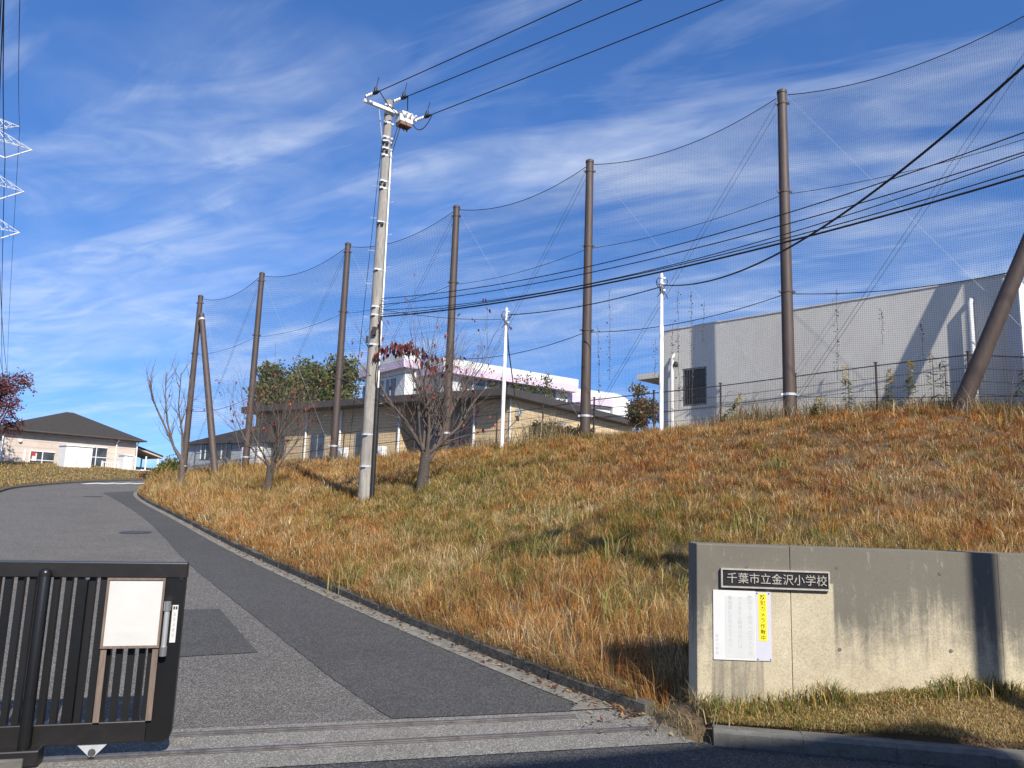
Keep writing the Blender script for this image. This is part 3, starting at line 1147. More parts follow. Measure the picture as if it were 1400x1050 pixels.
for (a, b) in ((u0, u0 + 0.013), (u1 - 0.013, u1)):
    MB().box(gp((a + b) / 2, no - 0.006, (v0 + v1) / 2), (b - a, 0.0135, v1 - v0 - 0.027), ax=GA).build('frame_bar', 'wood', nbd)
for a in (u0 + 0.02, u1 - 0.02):
    MB().box(gp(a, no + 0.006, (v0 + GB + 0.13) / 2), (0.034, 0.012, v0 - GB - 0.13), ax=GA).build('leg', 'wood', nbd)

# guide post in front of the gate
pb = at(33, 1018, 4.83)
gpost = empty('gate_post', (pb.x, pb.y, 0.004), 'round black steel guide post with a domed cap in front of the gate', 'post')
gz = at(46, 776, 4.83).z
mb = MB()
mb.tube([(pb.x, pb.y, 0.05), (pb.x, pb.y, gz - 0.03), (pb.x, pb.y, gz - 0.012), (pb.x, pb.y, gz)], [0.034, 0.034, 0.028, 0.012], 16)
mb.build('post_tube', 'gate', gpost, smooth=True)
MB().tube([(pb.x, pb.y, gz - 0.045), (pb.x, pb.y, gz - 0.025)], 0.037, 16).build('cap_ring', 'gate_brown', gpost, smooth=True)
MB().box((pb.x - 0.06, pb.y, 0.055), (0.30, 0.13, 0.095), ax=GA).build('base_bracket', 'gate_brown', gpost, bevel=0.01)
MB().box((pb.x - 0.14, pb.y - 0.06, 0.035), (0.34, 0.10, 0.055), ax=GA).build('plinth', 'kerb_pale', gpost, bevel=0.008)

# ------------------------------------------------------------------ ball net: poles, struts, cables
NP = [Vector((10.98, 14.05, 0)), Vector((6.59, 18.01, 0)), Vector((2.10, 21.55, 0)), Vector((-2.13, 25.43, 0)), Vector((-6.67, 29.18, 0)),
      Vector((-11.31, 33.12, 0)), Vector((-14.98, 35.59, 0))]
NTOP = [12.35, 12.19, 11.83, 11.83, 11.65, 11.51, 11.03]
pl_labels = ['brown net pole carrying the right end of the ball net', 'tall brown net pole in front of the grey flat-roofed building',
             'brown net pole standing right of the tan tiled building', 'brown net pole just behind the cherry tree with red leaves',
             'brown net pole left of the concrete utility pole', 'brown net pole between the second cherry tree and the leaning strut',
             'leftmost brown net pole at the end of the ball net']


def pole_parts(root, p, z0, z1, r0, r1):
    mb = MB()
    n = 10
    pts = [Vector((p.x, p.y, z0 + (z1 - z0) * k / n)) for k in range(n + 1)]
    mb.tube(pts, [r0 + (r1 - r0) * k / n for k in range(n + 1)], 18)
    mb.build('shaft', 'pole_brown', root, smooth=True)
    MB().tube([(p.x, p.y, z1 - 0.02), (p.x, p.y, z1 + 0.05), (p.x, p.y, z1 + 0.09)], [r1 + 0.012, r1 + 0.012, r1 * 0.6], 16).build('cap', 'pole_brown', root, smooth=True)
    for fr in (0.965, 0.685, 0.38, 0.08):
        z = z0 + 0.3 + (z1 - z0 - 0.3) * fr
        r = r0 + (r1 - r0) * (z - z0) / (z1 - z0)
        mb = MB()
        mb.tube([(p.x, p.y, z - 0.03), (p.x, p.y, z + 0.03)], r + 0.014, 16)
        mb.box((p.x + r + 0.03, p.y - 0.02, z), (0.07, 0.03, 0.05))
        mb.box((p.x - r - 0.03, p.y - 0.02, z), (0.07, 0.03, 0.05))
        mb.build('clamp_band', 'galv' if fr < 0.2 else 'pole_brown', root)


for p, zt_, lab in zip(NP, NTOP, pl_labels):
    z0 = tz(p.x, p.y) - 0.25
    root = empty('net_pole', (p.x, p.y, z0 + 0.25), lab, 'net pole', 'poles of the ball net')
    pole_parts(root, p, z0, zt_, 0.150, 0.112)


def strut(foot, head, r0, r1, label):
    root = empty('net_strut', foot, label, 'strut', 'leaning struts of the ball net')
    foot, head = Vector(foot), Vector(head)
    d = (head - foot).normalized()
    mb = MB()
    n = 8
    mb.tube([foot - d * 0.4 + (head - foot + d * 0.4) * k / n for k in range(n + 1)], [r0 + (r1 - r0) * k / n for k in range(n + 1)], 18)
    mb.build('shaft', 'pole_brown', root, smooth=True)
    MB().tube([head - d * 0.35, head - d * 0.25], r1 + 0.02, 16).build('clamp_band', 'galv', root, smooth=True)


sf = at(1315, 553, 15.35)
s2_ = at(1400, 347, 14.62)
sh_ = sf + (s2_ - sf) * ((9.9 - sf.z) / (s2_.z - sf.z))
sf = sf + (s2_ - sf).normalized() * ((tz(sf.x, sf.y) - sf.z) / (s2_ - sf).normalized().z)
strut(sf, sh_, 0.175, 0.13, 'thick brown strut leaning in front of the grey building at far right')
f2 = at(297, 634, 33.2)
f2.z = tz(f2.x, f2.y)
strut(f2, (-14.80, 35.45, 10.15), 0.16, 0.125, 'brown strut leaning against the leftmost net pole')

net = empty('ball_net', (NP[3].x, NP[3].y, tz(NP[3].x, NP[3].y)), 'fine dark ball net hung from cables between the brown poles', 'net')
NB = len(NP) - 1
for i in range(NB):
    a, b = NP[i], NP[i + 1]
    d = (b - a).normalized()
    L = (b - a).length
    off = Vector((d.y, -d.x, 0))
    if off.y < 0:
        off = -off
    a2, b2 = a - off * 0.0 + d * 0.14, b - d * 0.14
    za, zb_ = NTOP[i] - 0.10, NTOP[i + 1] - 0.10
    ga, gb = tz(a.x, a.y), tz(b.x, b.y)
    SAG = 0.42

    def top(t):
        return za + (zb_ - za) * t - SAG * 4 * t * (1 - t)

    def low(t):
        return ga + (gb - ga) * t + 0.55

    pitch = 0.046 if i < 3 else 0.085
    thr = 0.0018 if i < 3 else 0.0032
    mb = MB()
    nvert = int(L / pitch)
    for k in range(nvert + 1):
        t = k / nvert
        q = a2 + (b2 - a2) * t
        mb.tube([(q.x, q.y, low(t)), (q.x, q.y, top(t))], thr, 3, False)
    nh = int(7.2 / pitch)
    for k in range(nh + 1):
        v = k / nh
        mb.tube([((a2 + (b2 - a2) * t).x, (a2 + (b2 - a2) * t).y, low(t) + (top(t) - low(t)) * v) for t in [j / 8 for j in range(9)]], thr, 3, False)
    mb.build('net_panel', 'net', net)
    tt = [j / 14 for j in range(15)]
    MB().tube([((a2 + (b2 - a2) * t).x, (a2 + (b2 - a2) * t).y, top(t)) for t in tt], 0.011, 6).build('top_cable', 'cable', net)
    for fr, sg, rr in ((0.685, 0.16, 0.007), (0.38, 0.22, 0.010), (0.08, 0.05, 0.007)):
        pts = []
        for t in tt:
            q = a2 + (b2 - a2) * t
            pts.append((q.x, q.y, (ga + (za - ga) * fr) * (1 - t) + (gb + (zb_ - gb) * fr) * t - sg * 4 * t * (1 - t)))
        MB().tube(pts, rr, 6).build('level_cable', 'cable', net)
    # crossed stays: pale one falls to the right, dark pair falls to the left
    pa_, pb_ = b2 + Vector((0, -0.06, zb_ - 0.1)), a2 + Vector((0, -0.06, ga + 0.55))
    MB().tube([pa_, pb_], 0.0028, 5).build('pale_stay', 'guy', net)
    for k in range(2):
        e = 0.25 * k
        pa_, pb_ = a2 + Vector((0, 0.07, za - 0.12 - e)), b2 + Vector((0, 0.07, gb + 0.6 - e * 0.5))
        MB().tube([pa_, pb_], 0.0045, 5).build('dark_stay', 'cable', net)

# ------------------------------------------------------------------ mesh fence behind the net
fence = empty('mesh_fence', (NP[1].x, NP[1].y + 0.5, tz(NP[1].x, NP[1].y + 0.5)), 'low brown wire mesh fence along the top of the bank', 'fence')
FP = [p + Vector((0.28, 0.34, 0)) for p in NP]
FP[0] = FP[0] + (FP[0] - FP[1]) * 0.25
FP[-1] = FP[-2] + (FP[-1] - FP[-2]) * 0.98
tot = []
for i in range(len(FP) - 1):
    L = (FP[i + 1] - FP[i]).length
    n = max(1, round(L / 1.95))
    for k in range(n):
        tot.append(FP[i] + (FP[i + 1] - FP[i]) * (k / n))
tot.append(FP[-1])
FH = 1.22
for i, p in enumerate(tot):
    z = tz(p.x, p.y)
    mb = MB()
    mb.tube([(p.x, p.y, z - 0.2), (p.x, p.y, z + FH + 0.06)], 0.026, 8)
    po = mb.build('post', 'fence', fence, smooth=True)
    MB().box((p.x, p.y, z + FH + 0.07), (0.07, 0.07, 0.022)).build('post_cap', 'fence', po)
for i in range(len(tot) - 1):
    a, b = tot[i], tot[i + 1]
    za, zb_ = tz(a.x, a.y), tz(b.x, b.y)
    L = (b - a).length
    far = (a.y > 26)
    mb = MB()
    A, B = Vector((a.x, a.y, za)), Vector((b.x, b.y, zb_))
    for h, r in ((FH, 0.014), (FH - 0.28, 0.006), (FH - 0.55, 0.006), (FH - 0.82, 0.006), (0.12, 0.010)):
        mb.tube([A + UZ * h, B + UZ * h], r, 5, False)
    n = int(L / (0.06 if not far else 0.12))
    for k in range(1, n):
        q = A + (B - A) * (k / n)
        mb.tube([q + UZ * 0.10, q + UZ * (FH + 0.02)], 0.0022 if not far else 0.003, 3, False)
    mb.build('mesh_panel', 'mesh_wire', fence)

# ------------------------------------------------------------------ utility pole on the bank
UP = Vector((-3.60, 19.45, 0))
UP.z = tz(UP.x, UP.y)
UTOP = 12.42
upole = empty('utility_pole', UP, 'tall weathered concrete utility pole on the grassy bank', 'utility pole')
mb = MB()
nn = 16
ur0, ur1 = 0.170, 0.106
mb.tube([(UP.x, UP.y, UP.z - 0.3 + (UTOP - UP.z + 0.3) * k / nn) for k in range(nn + 1)], [ur0 + (ur1 - ur0) * k / nn for k in range(nn + 1)], 24)
mb.build('shaft', 'pole_concrete', upole, smooth=True)


def ur(z):
    return ur0 + (ur1 - ur0) * (z - UP.z + 0.3) / (UTOP - UP.z + 0.3)


MB().tube([(UP.x, UP.y, UTOP - 0.01), (UP.x, UP.y, UTOP + 0.03)], [ur1 * 1.02, ur1 * 0.8], 20).build('cap', 'kerb', upole, smooth=True)
CA = Vector((0.78, 0.626, 0))         # cross arm direction
CB = Vector((0.80, -0.60, 0))         # direction the lines leave
arm_z = UTOP - 0.35
cl, cr_ = UP + CA * -0.82, UP + CA * 0.80
front = Vector((0.626, -0.78, 0))
cl, cr_ = [Vector((q.x, q.y, arm_z)) + front * (ur1 + 0.045) for q in (cl, cr_)]
MB().beam(cl, cr_, 0.075, 0.085).build('cross_arm', 'white_paint', upole)
MB().tube([cl + (cr_ - cl) * 0.27, (UP.x - 0.12, UP.y - 0.06, arm_z - 0.78)], 0.016, 8).build('arm_brace', 'galv', upole)
ins_pts = []
for q, nm in ((cl + UZ * 0.10 + CA * 0.03, 0), (Vector((UP.x, UP.y, UTOP - 0.08)) + CB * 0.17, 1), (cr_ + UZ * 0.02 - CA * 0.0, 2)):
    root = MB()
    for k in range(3):
        root.tube([q + CB * (0.05 + 0.085 * k), q + CB * (0.075 + 0.085 * k), q + CB * (0.115 + 0.085 * k)], [0.03, 0.052, 0.024], 12)
    io = root.build('insulator', 'porcelain', upole, smooth=True)
    mb = MB()
    e = q + CB * 0.32
    mb.tube([q, q + CB * 0.33], 0.018, 8)
    mb.tube([e, e + CB * 0.10, e + CB * 0.22], [0.045, 0.052, 0.018], 10)
    mb.tube([e + CB * 0.05, e + CB * 0.07 + UZ * 0.13, e + CB * 0.09 + UZ * 0.17], [0.05, 0.042, 0.02], 10)
    mb.tube([e + CB * 0.09 + UZ * 0.17, e + CB * 0.16 + UZ * 0.40], 0.010, 6)
    mb.build('clamp_cover', 'black', io, smooth=True)
    ins_pts.append(e + CB * 0.22)
# switch box under the right half of the arm
bx_c = Vector((UP.x, UP.y, arm_z - 0.10)) + CA * 0.42 + front * 0.14
sw = MB().box(bx_c + UZ * 0.02, (0.40, 0.30, 0.30), ax=(CA, front, UZ)).build('switch_box', 'white_paint', upole, bevel=0.02)
MB().box(bx_c - UZ * 0.17, (0.36, 0.27, 0.10), ax=(CA, front, UZ)).build('box_base', 'rust_box', sw, bevel=0.02)
for k in range(3):
    q = bx_c + CA * (-0.02 + 0.14 * (k - 1) + 0.08) + front * 0.14
    MB().tube([q + UZ * 0.02, q + CB * 0.12 + UZ * 0.10], [0.045, 0.03], 8).build('bushing', 'porcelain', sw, smooth=True)
for k in range(2):
    q = bx_c + CA * (0.1 * k) - UZ * 0.22
    MB().tube([q, q - UZ * 0.10], 0.02, 8).build('drop_lead', 'black', sw)


def hang(a, b, sag, n=12):
    a, b = Vector(a), Vector(b)
    return [a + (b - a) * (k / n) - UZ * (sag * 4 * (k / n) * (1 - k / n)) for k in range(n + 1)]


for a, b, sg in ((ins_pts[2] + CB * 0.05, bx_c + CA * 0.24, 0.32), (ins_pts[1], bx_c + CA * 0.1 + UZ * 0.1, 0.06), (ins_pts[0], bx_c - CA * 0.1 + UZ * 0.06, 0.10),
                 (bx_c - CA * 0.15 - UZ * 0.12, Vector((UP.x + 0.14, UP.y - 0.08, arm_z - 1.0)), 0.03), (bx_c - CA * 0.1 - UZ * 0.2, Vector((UP.x + 0.15, UP.y - 0.05, arm_z - 1.25)), 0.02)):
    MB().tube(hang(a, b, sg), 0.013, 6).build('jumper', 'cable', upole, smooth=True)
zb0 = []
for z in (UTOP - 0.18, UTOP - 0.42, UTOP - 0.68, UTOP - 1.10, UTOP - 1.22, UTOP - 1.42, UTOP - 1.62, UTOP - 2.35, UTOP - 2.55, UTOP - 3.5, UTOP - 4.8, UTOP - 6.8, 6.62, 6.4, 3.3, 2.5):
    mb = MB()
    mb.tube([(UP.x, UP.y, z - 0.022), (UP.x, UP.y, z + 0.022)], ur(z) + 0.010, 20)
    mb.box((UP.x + ur(z) + 0.03, UP.y, z), (0.06, 0.035, 0.05))
    mb.box((UP.x - 0.03, UP.y - ur(z) - 0.025, z), (0.09, 0.05, 0.05))
    mb.build('band', 'galv', upole)
for z in (UTOP - 1.28, UTOP - 1.5, UTOP - 2.45, UTOP - 3.56):
    for sx_ in (-0.07, 0.05):
        MB().box((UP.x + sx_, UP.y - ur(z) - 0.035, z), (0.06, 0.06, 0.07)).build('bolt_block', 'black', upole)
z = 4.1
k = 0
while z < UTOP - 1.8:
    sd_ = -1 if k % 2 else 1
    MB().tube([(UP.x + sd_ * (ur(z) - 0.01), UP.y - 0.02, z), (UP.x + sd_ * (ur(z) + 0.15), UP.y - 0.04, z), (UP.x + sd_ * (ur(z) + 0.15), UP.y - 0.04, z + 0.03)], 0.009, 6).build('step_bolt', 'galv', upole)
    z += 0.45
    k += 1
# pale conduit down the right side, black cable guard at the foot, cable bundle
MB().tube([(UP.x + ur(zz_) + 0.035, UP.y - 0.06, zz_) for zz_ in (4.5, 6, 8, 10, UTOP - 1.5)], 0.022, 8).build('conduit', 'white_paint', upole, smooth=True)
mb = MB()
mb.tube([(UP.x + ur(zz_) + 0.03, UP.y - 0.07, zz_) for zz_ in (UP.z - 0.1, 3.0, 4.5)], 0.062, 12)
mb.build('cable_guard', 'black', upole, smooth=True)
for k in range(4):
    pts = []
    for j in range(16):
        zz_ = 3.6 + (6.7 - 3.6) * j / 15
        a = -0.5 + 0.35 * math.sin(j * 0.8 + k * 1.7) + 0.18 * k
        pts.append((UP.x + (ur(zz_) + 0.02 + 0.01 * (k % 2)) * math.cos(a), UP.y - abs((ur(zz_) + 0.02) * math.sin(a)) - 0.01, zz_))
    MB().tube(pts, 0.011 + 0.004 * (k % 2), 6).build('cable_bundle', 'cable', upole, smooth=True)
MB().box((UP.x + 0.02, UP.y - ur(5.4) - 0.05, 5.95), (0.10, 0.09, 0.22)).build('junction_box', 'black', upole, bevel=0.01)
MB().box((UP.x - 0.17, UP.y - 0.09, 5.75), (0.05, 0.05, 0.18)).build('junction_box', 'black', upole, bevel=0.01)

# ------------------------------------------------------------------ white service poles
def white_pole(px, base_py, top_py, Y, label):
    b, t = at(px[0], base_py, Y), at(px[1], top_py, Y)
    g = tz(b.x, b.y)
    root = empty('service_pole', (b.x, b.y, g), label, 'service pole', 'slim white service poles')
    MB().tube([(b.x, b.y, g - 0.2), (b.x, b.y, t.z - 1.4), (b.x, b.y, t.z - 1.38), (b.x, b.y, t.z)], [0.057, 0.055, 0.046, 0.044], 14).build('shaft', 'white_paint', root, smooth=True)
    MB().tube([(b.x, b.y, t.z), (b.x, b.y, t.z + 0.03)], [0.05, 0.02], 12).build('cap', 'galv', root)
    for dz in (0.12, 0.28, 0.45):
        mb = MB()
        mb.tube([(b.x, b.y, t.z - dz - 0.02), (b.x, b.y, t.z - dz + 0.02)], 0.056, 12)
        mb.box((b.x + 0.07, b.y - 0.02, t.z - dz), (0.06, 0.03, 0.04))
        mb.build('band', 'galv', root)
    for k in range(4):
        pts = [(b.x + (0.08 + 0.07 * math.sin(j * 0.7 + k)) * (1 if k % 2 else -1), b.y - 0.05, t.z - 0.12 - 0.06 * j - 0.05 * k) for j in range(8)]
        MB().tube(pts, 0.010, 5).build('cable_loop', 'cable', root, smooth=True)
    return Vector((b.x, b.y, t.z))


w1 = white_pole((904, 900), 594, 374, 19.3, 'slim white service pole left of the grey flat-roofed building')
w2 = white_pole((686, 695), 610, 421, 22.6, 'slim white service pole by the corner of the tan tiled building')

# ------------------------------------------------------------------ poles outside the frame that carry the lines
def far_pole(p, top, label, fork):
    z0 = tz(p[0], p[1])
    root = empty('street_pole', (p[0], p[1], z0), label, 'utility pole')
    MB().tube([(p[0], p[1], z0 - 0.3), (p[0], p[1], top)], [0.115, 0.085], 16).build('shaft', 'pole_concrete', root, smooth=True)
    d = Vector((0.80, 0.6, 0))
    c = Vector((p[0], p[1], top - 0.4))
    MB().beam(c - d * 0.9 - UZ * 0, c + d * 0.9, 0.08, 0.09).build('cross_arm', 'galv', root)
    if fork:
        MB().beam(c - d * 0.75 - UZ * 1.0, c + d * 0.75 - UZ * 1.0, 0.08, 0.09).build('cross_arm', 'galv', root)
        MB().tube([(p[0] + 0.32, p[1] + 0.2, top - 3.1), (p[0] + 0.32, p[1] + 0.2, top - 2.4)], 0.19, 14).build('transformer', 'galv', root, smooth=True)
        for arm_dz in (0.0, 1.0):
            for k in range(6):
                q = c - UZ * arm_dz + d * (-0.75 + 0.3 * k)
                MB().tube([q + UZ * 0.05, q + UZ * 0.12, q + UZ * 0.30], [0.03, 0.075, 0.05], 8).build('insulator', 'porcelain', root)
    return root


PP = (6.55, 0.10)
far_pole(PP, 11.8, 'street utility pole whose shadow falls across the entrance wall', True)
QP = (21.7, -0.6)
far_pole(QP, 12.6, 'street utility pole that takes the lines at far right', False)


def wire(name, pts3, r, label, cat, group, mat='cable'):
    mb = MB()
    mb.tube(pts3, r, 6)
    o = mb.build(name, mat, None, smooth=True)
    tag(o, label, cat, group)
    return o


def bez3(a, m, tm, b, n=40):
    """parabola through a (t=0), m (t=tm), b (t=1), plan kept straight in t"""
    out = []
    for k in range(n + 1):
        t = k / n
        l0 = (t - tm) * (t - 1) / ((0 - tm) * (0 - 1))
        l1 = (t - 0) * (t - 1) / ((tm - 0) * (tm - 1))
        l2 = (t - 0) * (t - tm) / ((1 - 0) * (1 - tm))
        out.append(Vector(a) * l0 + Vector(m) * l1 + Vector(b) * l2)
    return out


def ray_plan(px, py, A, B):
    """where the sight line meets the vertical plane through A and B (plan); returns point and plan parameter"""
    d = _f + (px - 700) / FPX * _rt + (525 - py) / FPX * _up
    ab = Vector((B[0] - A[0], B[1] - A[1]))
    den = d.x * ab.y - d.y * ab.x
    s = (A[0] * ab.y - A[1] * ab.x) / den
    p = Vector((d.x * s, d.y * s, d.z * s + CAM_H))
    t = (Vector((p.x, p.y)) - Vector((A[0], A[1]))).dot(ab) / ab.dot(ab)
    return p, t


for i, (ex, lab) in enumerate(((795, 'leftmost of the three power lines leaving the utility pole top'), (877, 'middle of the three power lines leaving the utility pole top'),
                               (988, 'rightmost of the three power lines leaving the utility pole top'))):
    a = ins_pts[i]
    B = (QP[0] + (i - 1) * 0.75, QP[1] + (i - 1) * 0.6)
    m, t = ray_plan(ex, 0, a, B)
    slope = (m.z - a.z) / t
    b = Vector((B[0], B[1], a.z + slope + 0.5))
    # keep plan straight through m
    mm = Vector((a.x + (B[0] - a.x) * t, a.y + (B[1] - a.y) * t, m.z))
    wire('power_line', bez3(a, mm, t, b), 0.0125, lab, 'power line', 'power lines from the utility pole')

lines = (((517, 409), (1074, 292), (1400, 181), 0.010, 'topmost of the communication cables crossing the net'),
         ((518, 417), (1074, 307), (1400, 208), 0.010, 'second communication cable from the top crossing the net'),
         ((519, 424), (1074, 320), (1400, 212), 0.009, 'third communication cable from the top crossing the net'),
         ((521, 430), (1074, 326), (1400, 232), 0.010, 'communication cable just above the thick lowest one'),
         ((521, 433), (1074, 331), (1400, 240), 0.018, 'thick lowest communication cable crossing the net'))
for (p0, p1, p2, r, lab) in lines:
    a0_ = Vector((UP.x + 0.15, UP.y - 0.1, 0))
    a, _ = ray_plan(p0[0], p0[1], a0_, (QP[0], QP[1]))
    a = Vector((a0_.x, a0_.y, a.z))
    m, tm = ray_plan(p1[0], p1[1], a0_, (QP[0], QP[1]))
    e, te = ray_plan(p2[0], p2[1], a0_, (QP[0], QP[1]))
    # parabola in t through the three heights, then carried on to the far pole
    c = np.polyfit([0, tm, te], [a.z, m.z, e.z], 2)
    pts = []
    for k in range(61):
        t = k / 60
        zq = np.polyval(c, min(t, te)) + max(0, t - te) * min(np.polyval(np.polyder(c), te), 9.0)
        pts.append((a0_.x + (QP[0] - a0_.x) * t, a0_.y + (QP[1] - a0_.y) * t, zq))
    wire('cable', pts, r, lab, 'cable', 'cables crossing in front of the net')
# spacer rings on the thick cable are left to its own mesh; service drop from the street pole to the white pole
a0_ = w1 - UZ * 0.30
m, tm = ray_plan(1085, 335, a0_, PP)
e, te = ray_plan(1400, 90, a0_, PP)
c = np.polyfit([0, tm, te], [a0_.z, m.z, e.z], 2)
pts = [(a0_.x + (PP[0] - a0_.x) * k / 50, a0_.y + (PP[1] - a0_.y) * k / 50, np.polyval(c, k / 50)) for k in range(51)]
wire('service_cable', pts, 0.017, 'thick black service cable sweeping up from the white pole to upper right', 'cable', None)
wire('service_cable', hang(w1 - UZ * 0.35, w2 - UZ * 0.22, 0.14), 0.014, 'black service cable slung between the two white poles', 'cable', None)
wire('service_cable', hang((UP.x + 0.15, UP.y - 0.1, 6.55), w2 - UZ * 0.35, 0.10), 0.008, 'thin service cable from the utility pole to the nearer white pole', 'cable', None)
wire('ground_stay', [(UP.x - 0.13, UP.y, UTOP - 1.3), (UP.x - 0.55, UP.y + 1.2, 7.2), (UP.x - 1.0, UP.y + 2.4, tz(UP.x - 1.0, UP.y + 2.4) + 0.1)], 0.007, 'thin stay wire falling left of the utility pole', 'stay wire', None)


# ------------------------------------------------------------------ buildings
def frame_of(p, q):
    """unit vector p->q in plan and the one to its left"""
    d = Vector((q.x - p.x, q.y - p.y, 0)).normalized()
    return d, Vector((-d.y, d.x, 0))


# --- grey flat-roofed building at right
zt = 6.80
ga_ = atz(907, 453, zt)
gb_ = atz(1385, 375, zt)
e1, e2 = frame_of(gb_, ga_)            # along the long wall, leftwards and away; e2 to its left = towards the street
if e2.y > 0:
    e2 = -e2
back = -e2
grey = empty('grey_building', (gb_.x, gb_.y, 3.6), 'grey rendered flat-roofed building behind the net at right', 'building')
L = (ga_ - gb_).length
GZ0 = 3.3


def gbp(s, n, z):
    return Vector((gb_.x, gb_.y, 0)) + e1 * s + back * n + UZ * z


AXg = (e1, back, UZ)


def wallbox(mk, s0, s1, n0, n1, z0, z1, mat, name, parent, bevel=0.0, ax=AXg):
    return MB().box(mk((s0 + s1) / 2, (n0 + n1) / 2, (z0 + z1) / 2), (s1 - s0, n1 - n0, z1 - z0), ax=ax).build(name, mat, parent, bevel=bevel)


# long wall with a window opening near its left end
ws0, ws1, wz0, wz1 = L - 1.42, L - 0.62, 4.55, 5.62
for (s0, s1, z0, z1) in ((0, ws0, GZ0, zt), (ws1, L, GZ0, zt), (ws0, ws1, GZ0, wz0), (ws0, ws1, wz1, zt)):
    wallbox(gbp, s0, s1, 0, 0.2, z0, z1, 'grey_wall', 'wall', grey)
wallbox(gbp, L - 0.2, L, 0.2, 7, GZ0, zt - 0.002, 'grey_wall', 'wall', grey)
wallbox(gbp, 0.0, 0.2, 0.2, 7, GZ0, zt - 0.002, 'white_wall', 'wall', grey)
wallbox(gbp, 0.2, L - 0.2, 6.8, 7, GZ0, zt - 0.002, 'grey_wall', 'wall', grey)
wallbox(gbp, 0.2, L - 0.2, 0.2, 6.8, zt - 0.35, zt - 0.2, 'grey_wall', 'roof', grey)
wallbox(gbp, -0.02, L + 0.02, -0.02, 0.22, zt + 0.001, zt + 0.035, 'grey_wall', 'parapet_cap', grey)
wallbox(gbp, -0.10, 0.18, -0.16, 0.0, GZ0, zt - 0.25, 'white_wall', 'corner_pier', grey, 0.03)
win = wallbox(gbp, ws0, ws1, 0.10, 0.14, wz0, wz1, 'glass', 'window', grey)
for (s0, s1, z0, z1) in ((ws0, ws0 + 0.05, wz0, wz1), (ws1 - 0.05, ws1, wz0, wz1)):
    wallbox(gbp, s0, s1, 0.02, 0.098, z0, z1, 'alu', 'frame', win)
for (z0, z1) in ((wz0, wz0 + 0.05), (wz1 - 0.05, wz1)):
    wallbox(gbp, ws0 + 0.051, ws1 - 0.051, 0.02, 0.098, z0, z1, 'alu', 'frame', win)
for k in range(9):
    s = ws0 + 0.08 + (ws1 - ws0 - 0.16) * k / 8
    MB().tube([gbp(s, 0.01, wz0 - 0.03), gbp(s, 0.01, wz1 + 0.03)], 0.009, 6).build('grille_bar', 'iron', win)
for zz_ in (wz0 + 0.25, wz0 + 0.55, wz0 + 0.85):
    MB().tube([gbp(ws0, -0.004, zz_), gbp(ws1, -0.004, zz_)], 0.007, 6).build('grille_bar', 'iron', win)
wallbox(gbp, L + 0.002, L + 0.95, 0.02, 1.6, 5.46, 5.62, 'grey_wall', 'canopy', grey)
for s_, z1 in ((L - 0.38, 5.95), (0.80, 6.28)):
    MB().tube([gbp(s_, -0.13, GZ0), gbp(s_, -0.13, z1), gbp(s_, -0.02, z1 + 0.10)], 0.05, 12).build('downpipe', 'white_paint', grey, smooth=True)
lamp_ = gbp(L - 0.50, -0.12, 5.75)
MB().ball(lamp_, 0.07, 8, 6, (1, 1, 1.3)).build('wall_lamp', 'iron', grey)

# --- tan tiled building in the middle
zt2_ = 6.45
tc0 = atz(695, 529, zt2_)
tr = atz(878, 576, zt2_)
tl = atz(400, 565.5, zt2_)
r1, _ = frame_of(tc0, tr)
l1 = Vector((-r1.y, r1.x, 0))
Lr = (tr - tc0).length
Ll = (tl - tc0).length
ang_t = math.atan2(r1.y, r1.x)
M['tile'] = facade('tan_tile', ang_t, (0.68, 0.52, 0.31), (0.62, 0.47, 0.275), (0.46, 0.36, 0.23), 0.62, 0.16, 0.018)
tan_b = empty('tiled_building', (tc0.x, tc0.y, 3.2), 'tan tiled single-storey building with a broad dark flat eave', 'building')
AXt = (r1, l1, UZ)


def tbp(s, n, z):
    return Vector((tc0.x, tc0.y, 0)) + r1 * s + l1 * n + UZ * z


ov = 0.42
os_ = 0.85
TW0, TW1 = 3.0, zt2_ - 0.33


def tb(s0, s1, n0, n1, z0, z1, mat, name, parent=tan_b, bevel=0.0):
    return wallbox(tbp, s0, s1, n0, n1, z0, z1, mat, name, parent, bevel, AXt)


tb(os_, Lr - 0.3, ov, ov + 0.2, TW0, TW1, 'tile', 'wall')
# long left wall: tiled end, recessed panelled bay, tiled length
tb(os_, os_ + 0.2, ov + 0.2, 2.3, TW0, TW1, 'tile', 'wall')
tb(os_ + 1.0, os_ + 1.2, 2.3, 6.6, TW0, TW1, 'grey_panel', 'recessed_wall')
tb(os_ + 0.2, os_ + 1.2, 2.1, 2.3, TW0, TW1 - 0.002, 'tile', 'wall')
tb(os_ + 0.2, os_ + 1.2, 6.6, 6.8, TW0, TW1 - 0.002, 'tile', 'wall')
tb(os_, os_ + 0.2, 6.6, Ll - 0.4, TW0, TW1, 'tile', 'wall')
tb(os_, Lr - 0.3, Ll - 0.4, Ll - 0.2, TW0, TW1, 'tile', 'wall')
tb(Lr - 0.5, Lr - 0.3, ov + 0.2, Ll - 0.4, TW0, TW1, 'tile', 'wall')
tb(0, Lr, 0, Ll, TW1 + 0.002, zt2_, 'roof_dark', 'roof', bevel=0.02)
for k in range(6):
    n0 = 2.45 + k * 0.70
    pn = tb(os_ + 0.955, os_ + 0.998, n0, n0 + 0.60, TW0 + 0.2, TW1 - 0.35, 'grey_panel', 'door_panel')
    tb(os_ + 0.93, os_ + 0.953, n0 + 0.02, n0 + 0.05, TW0 + 0.2, TW1 - 0.36, 'alu', 'panel_frame', pn)
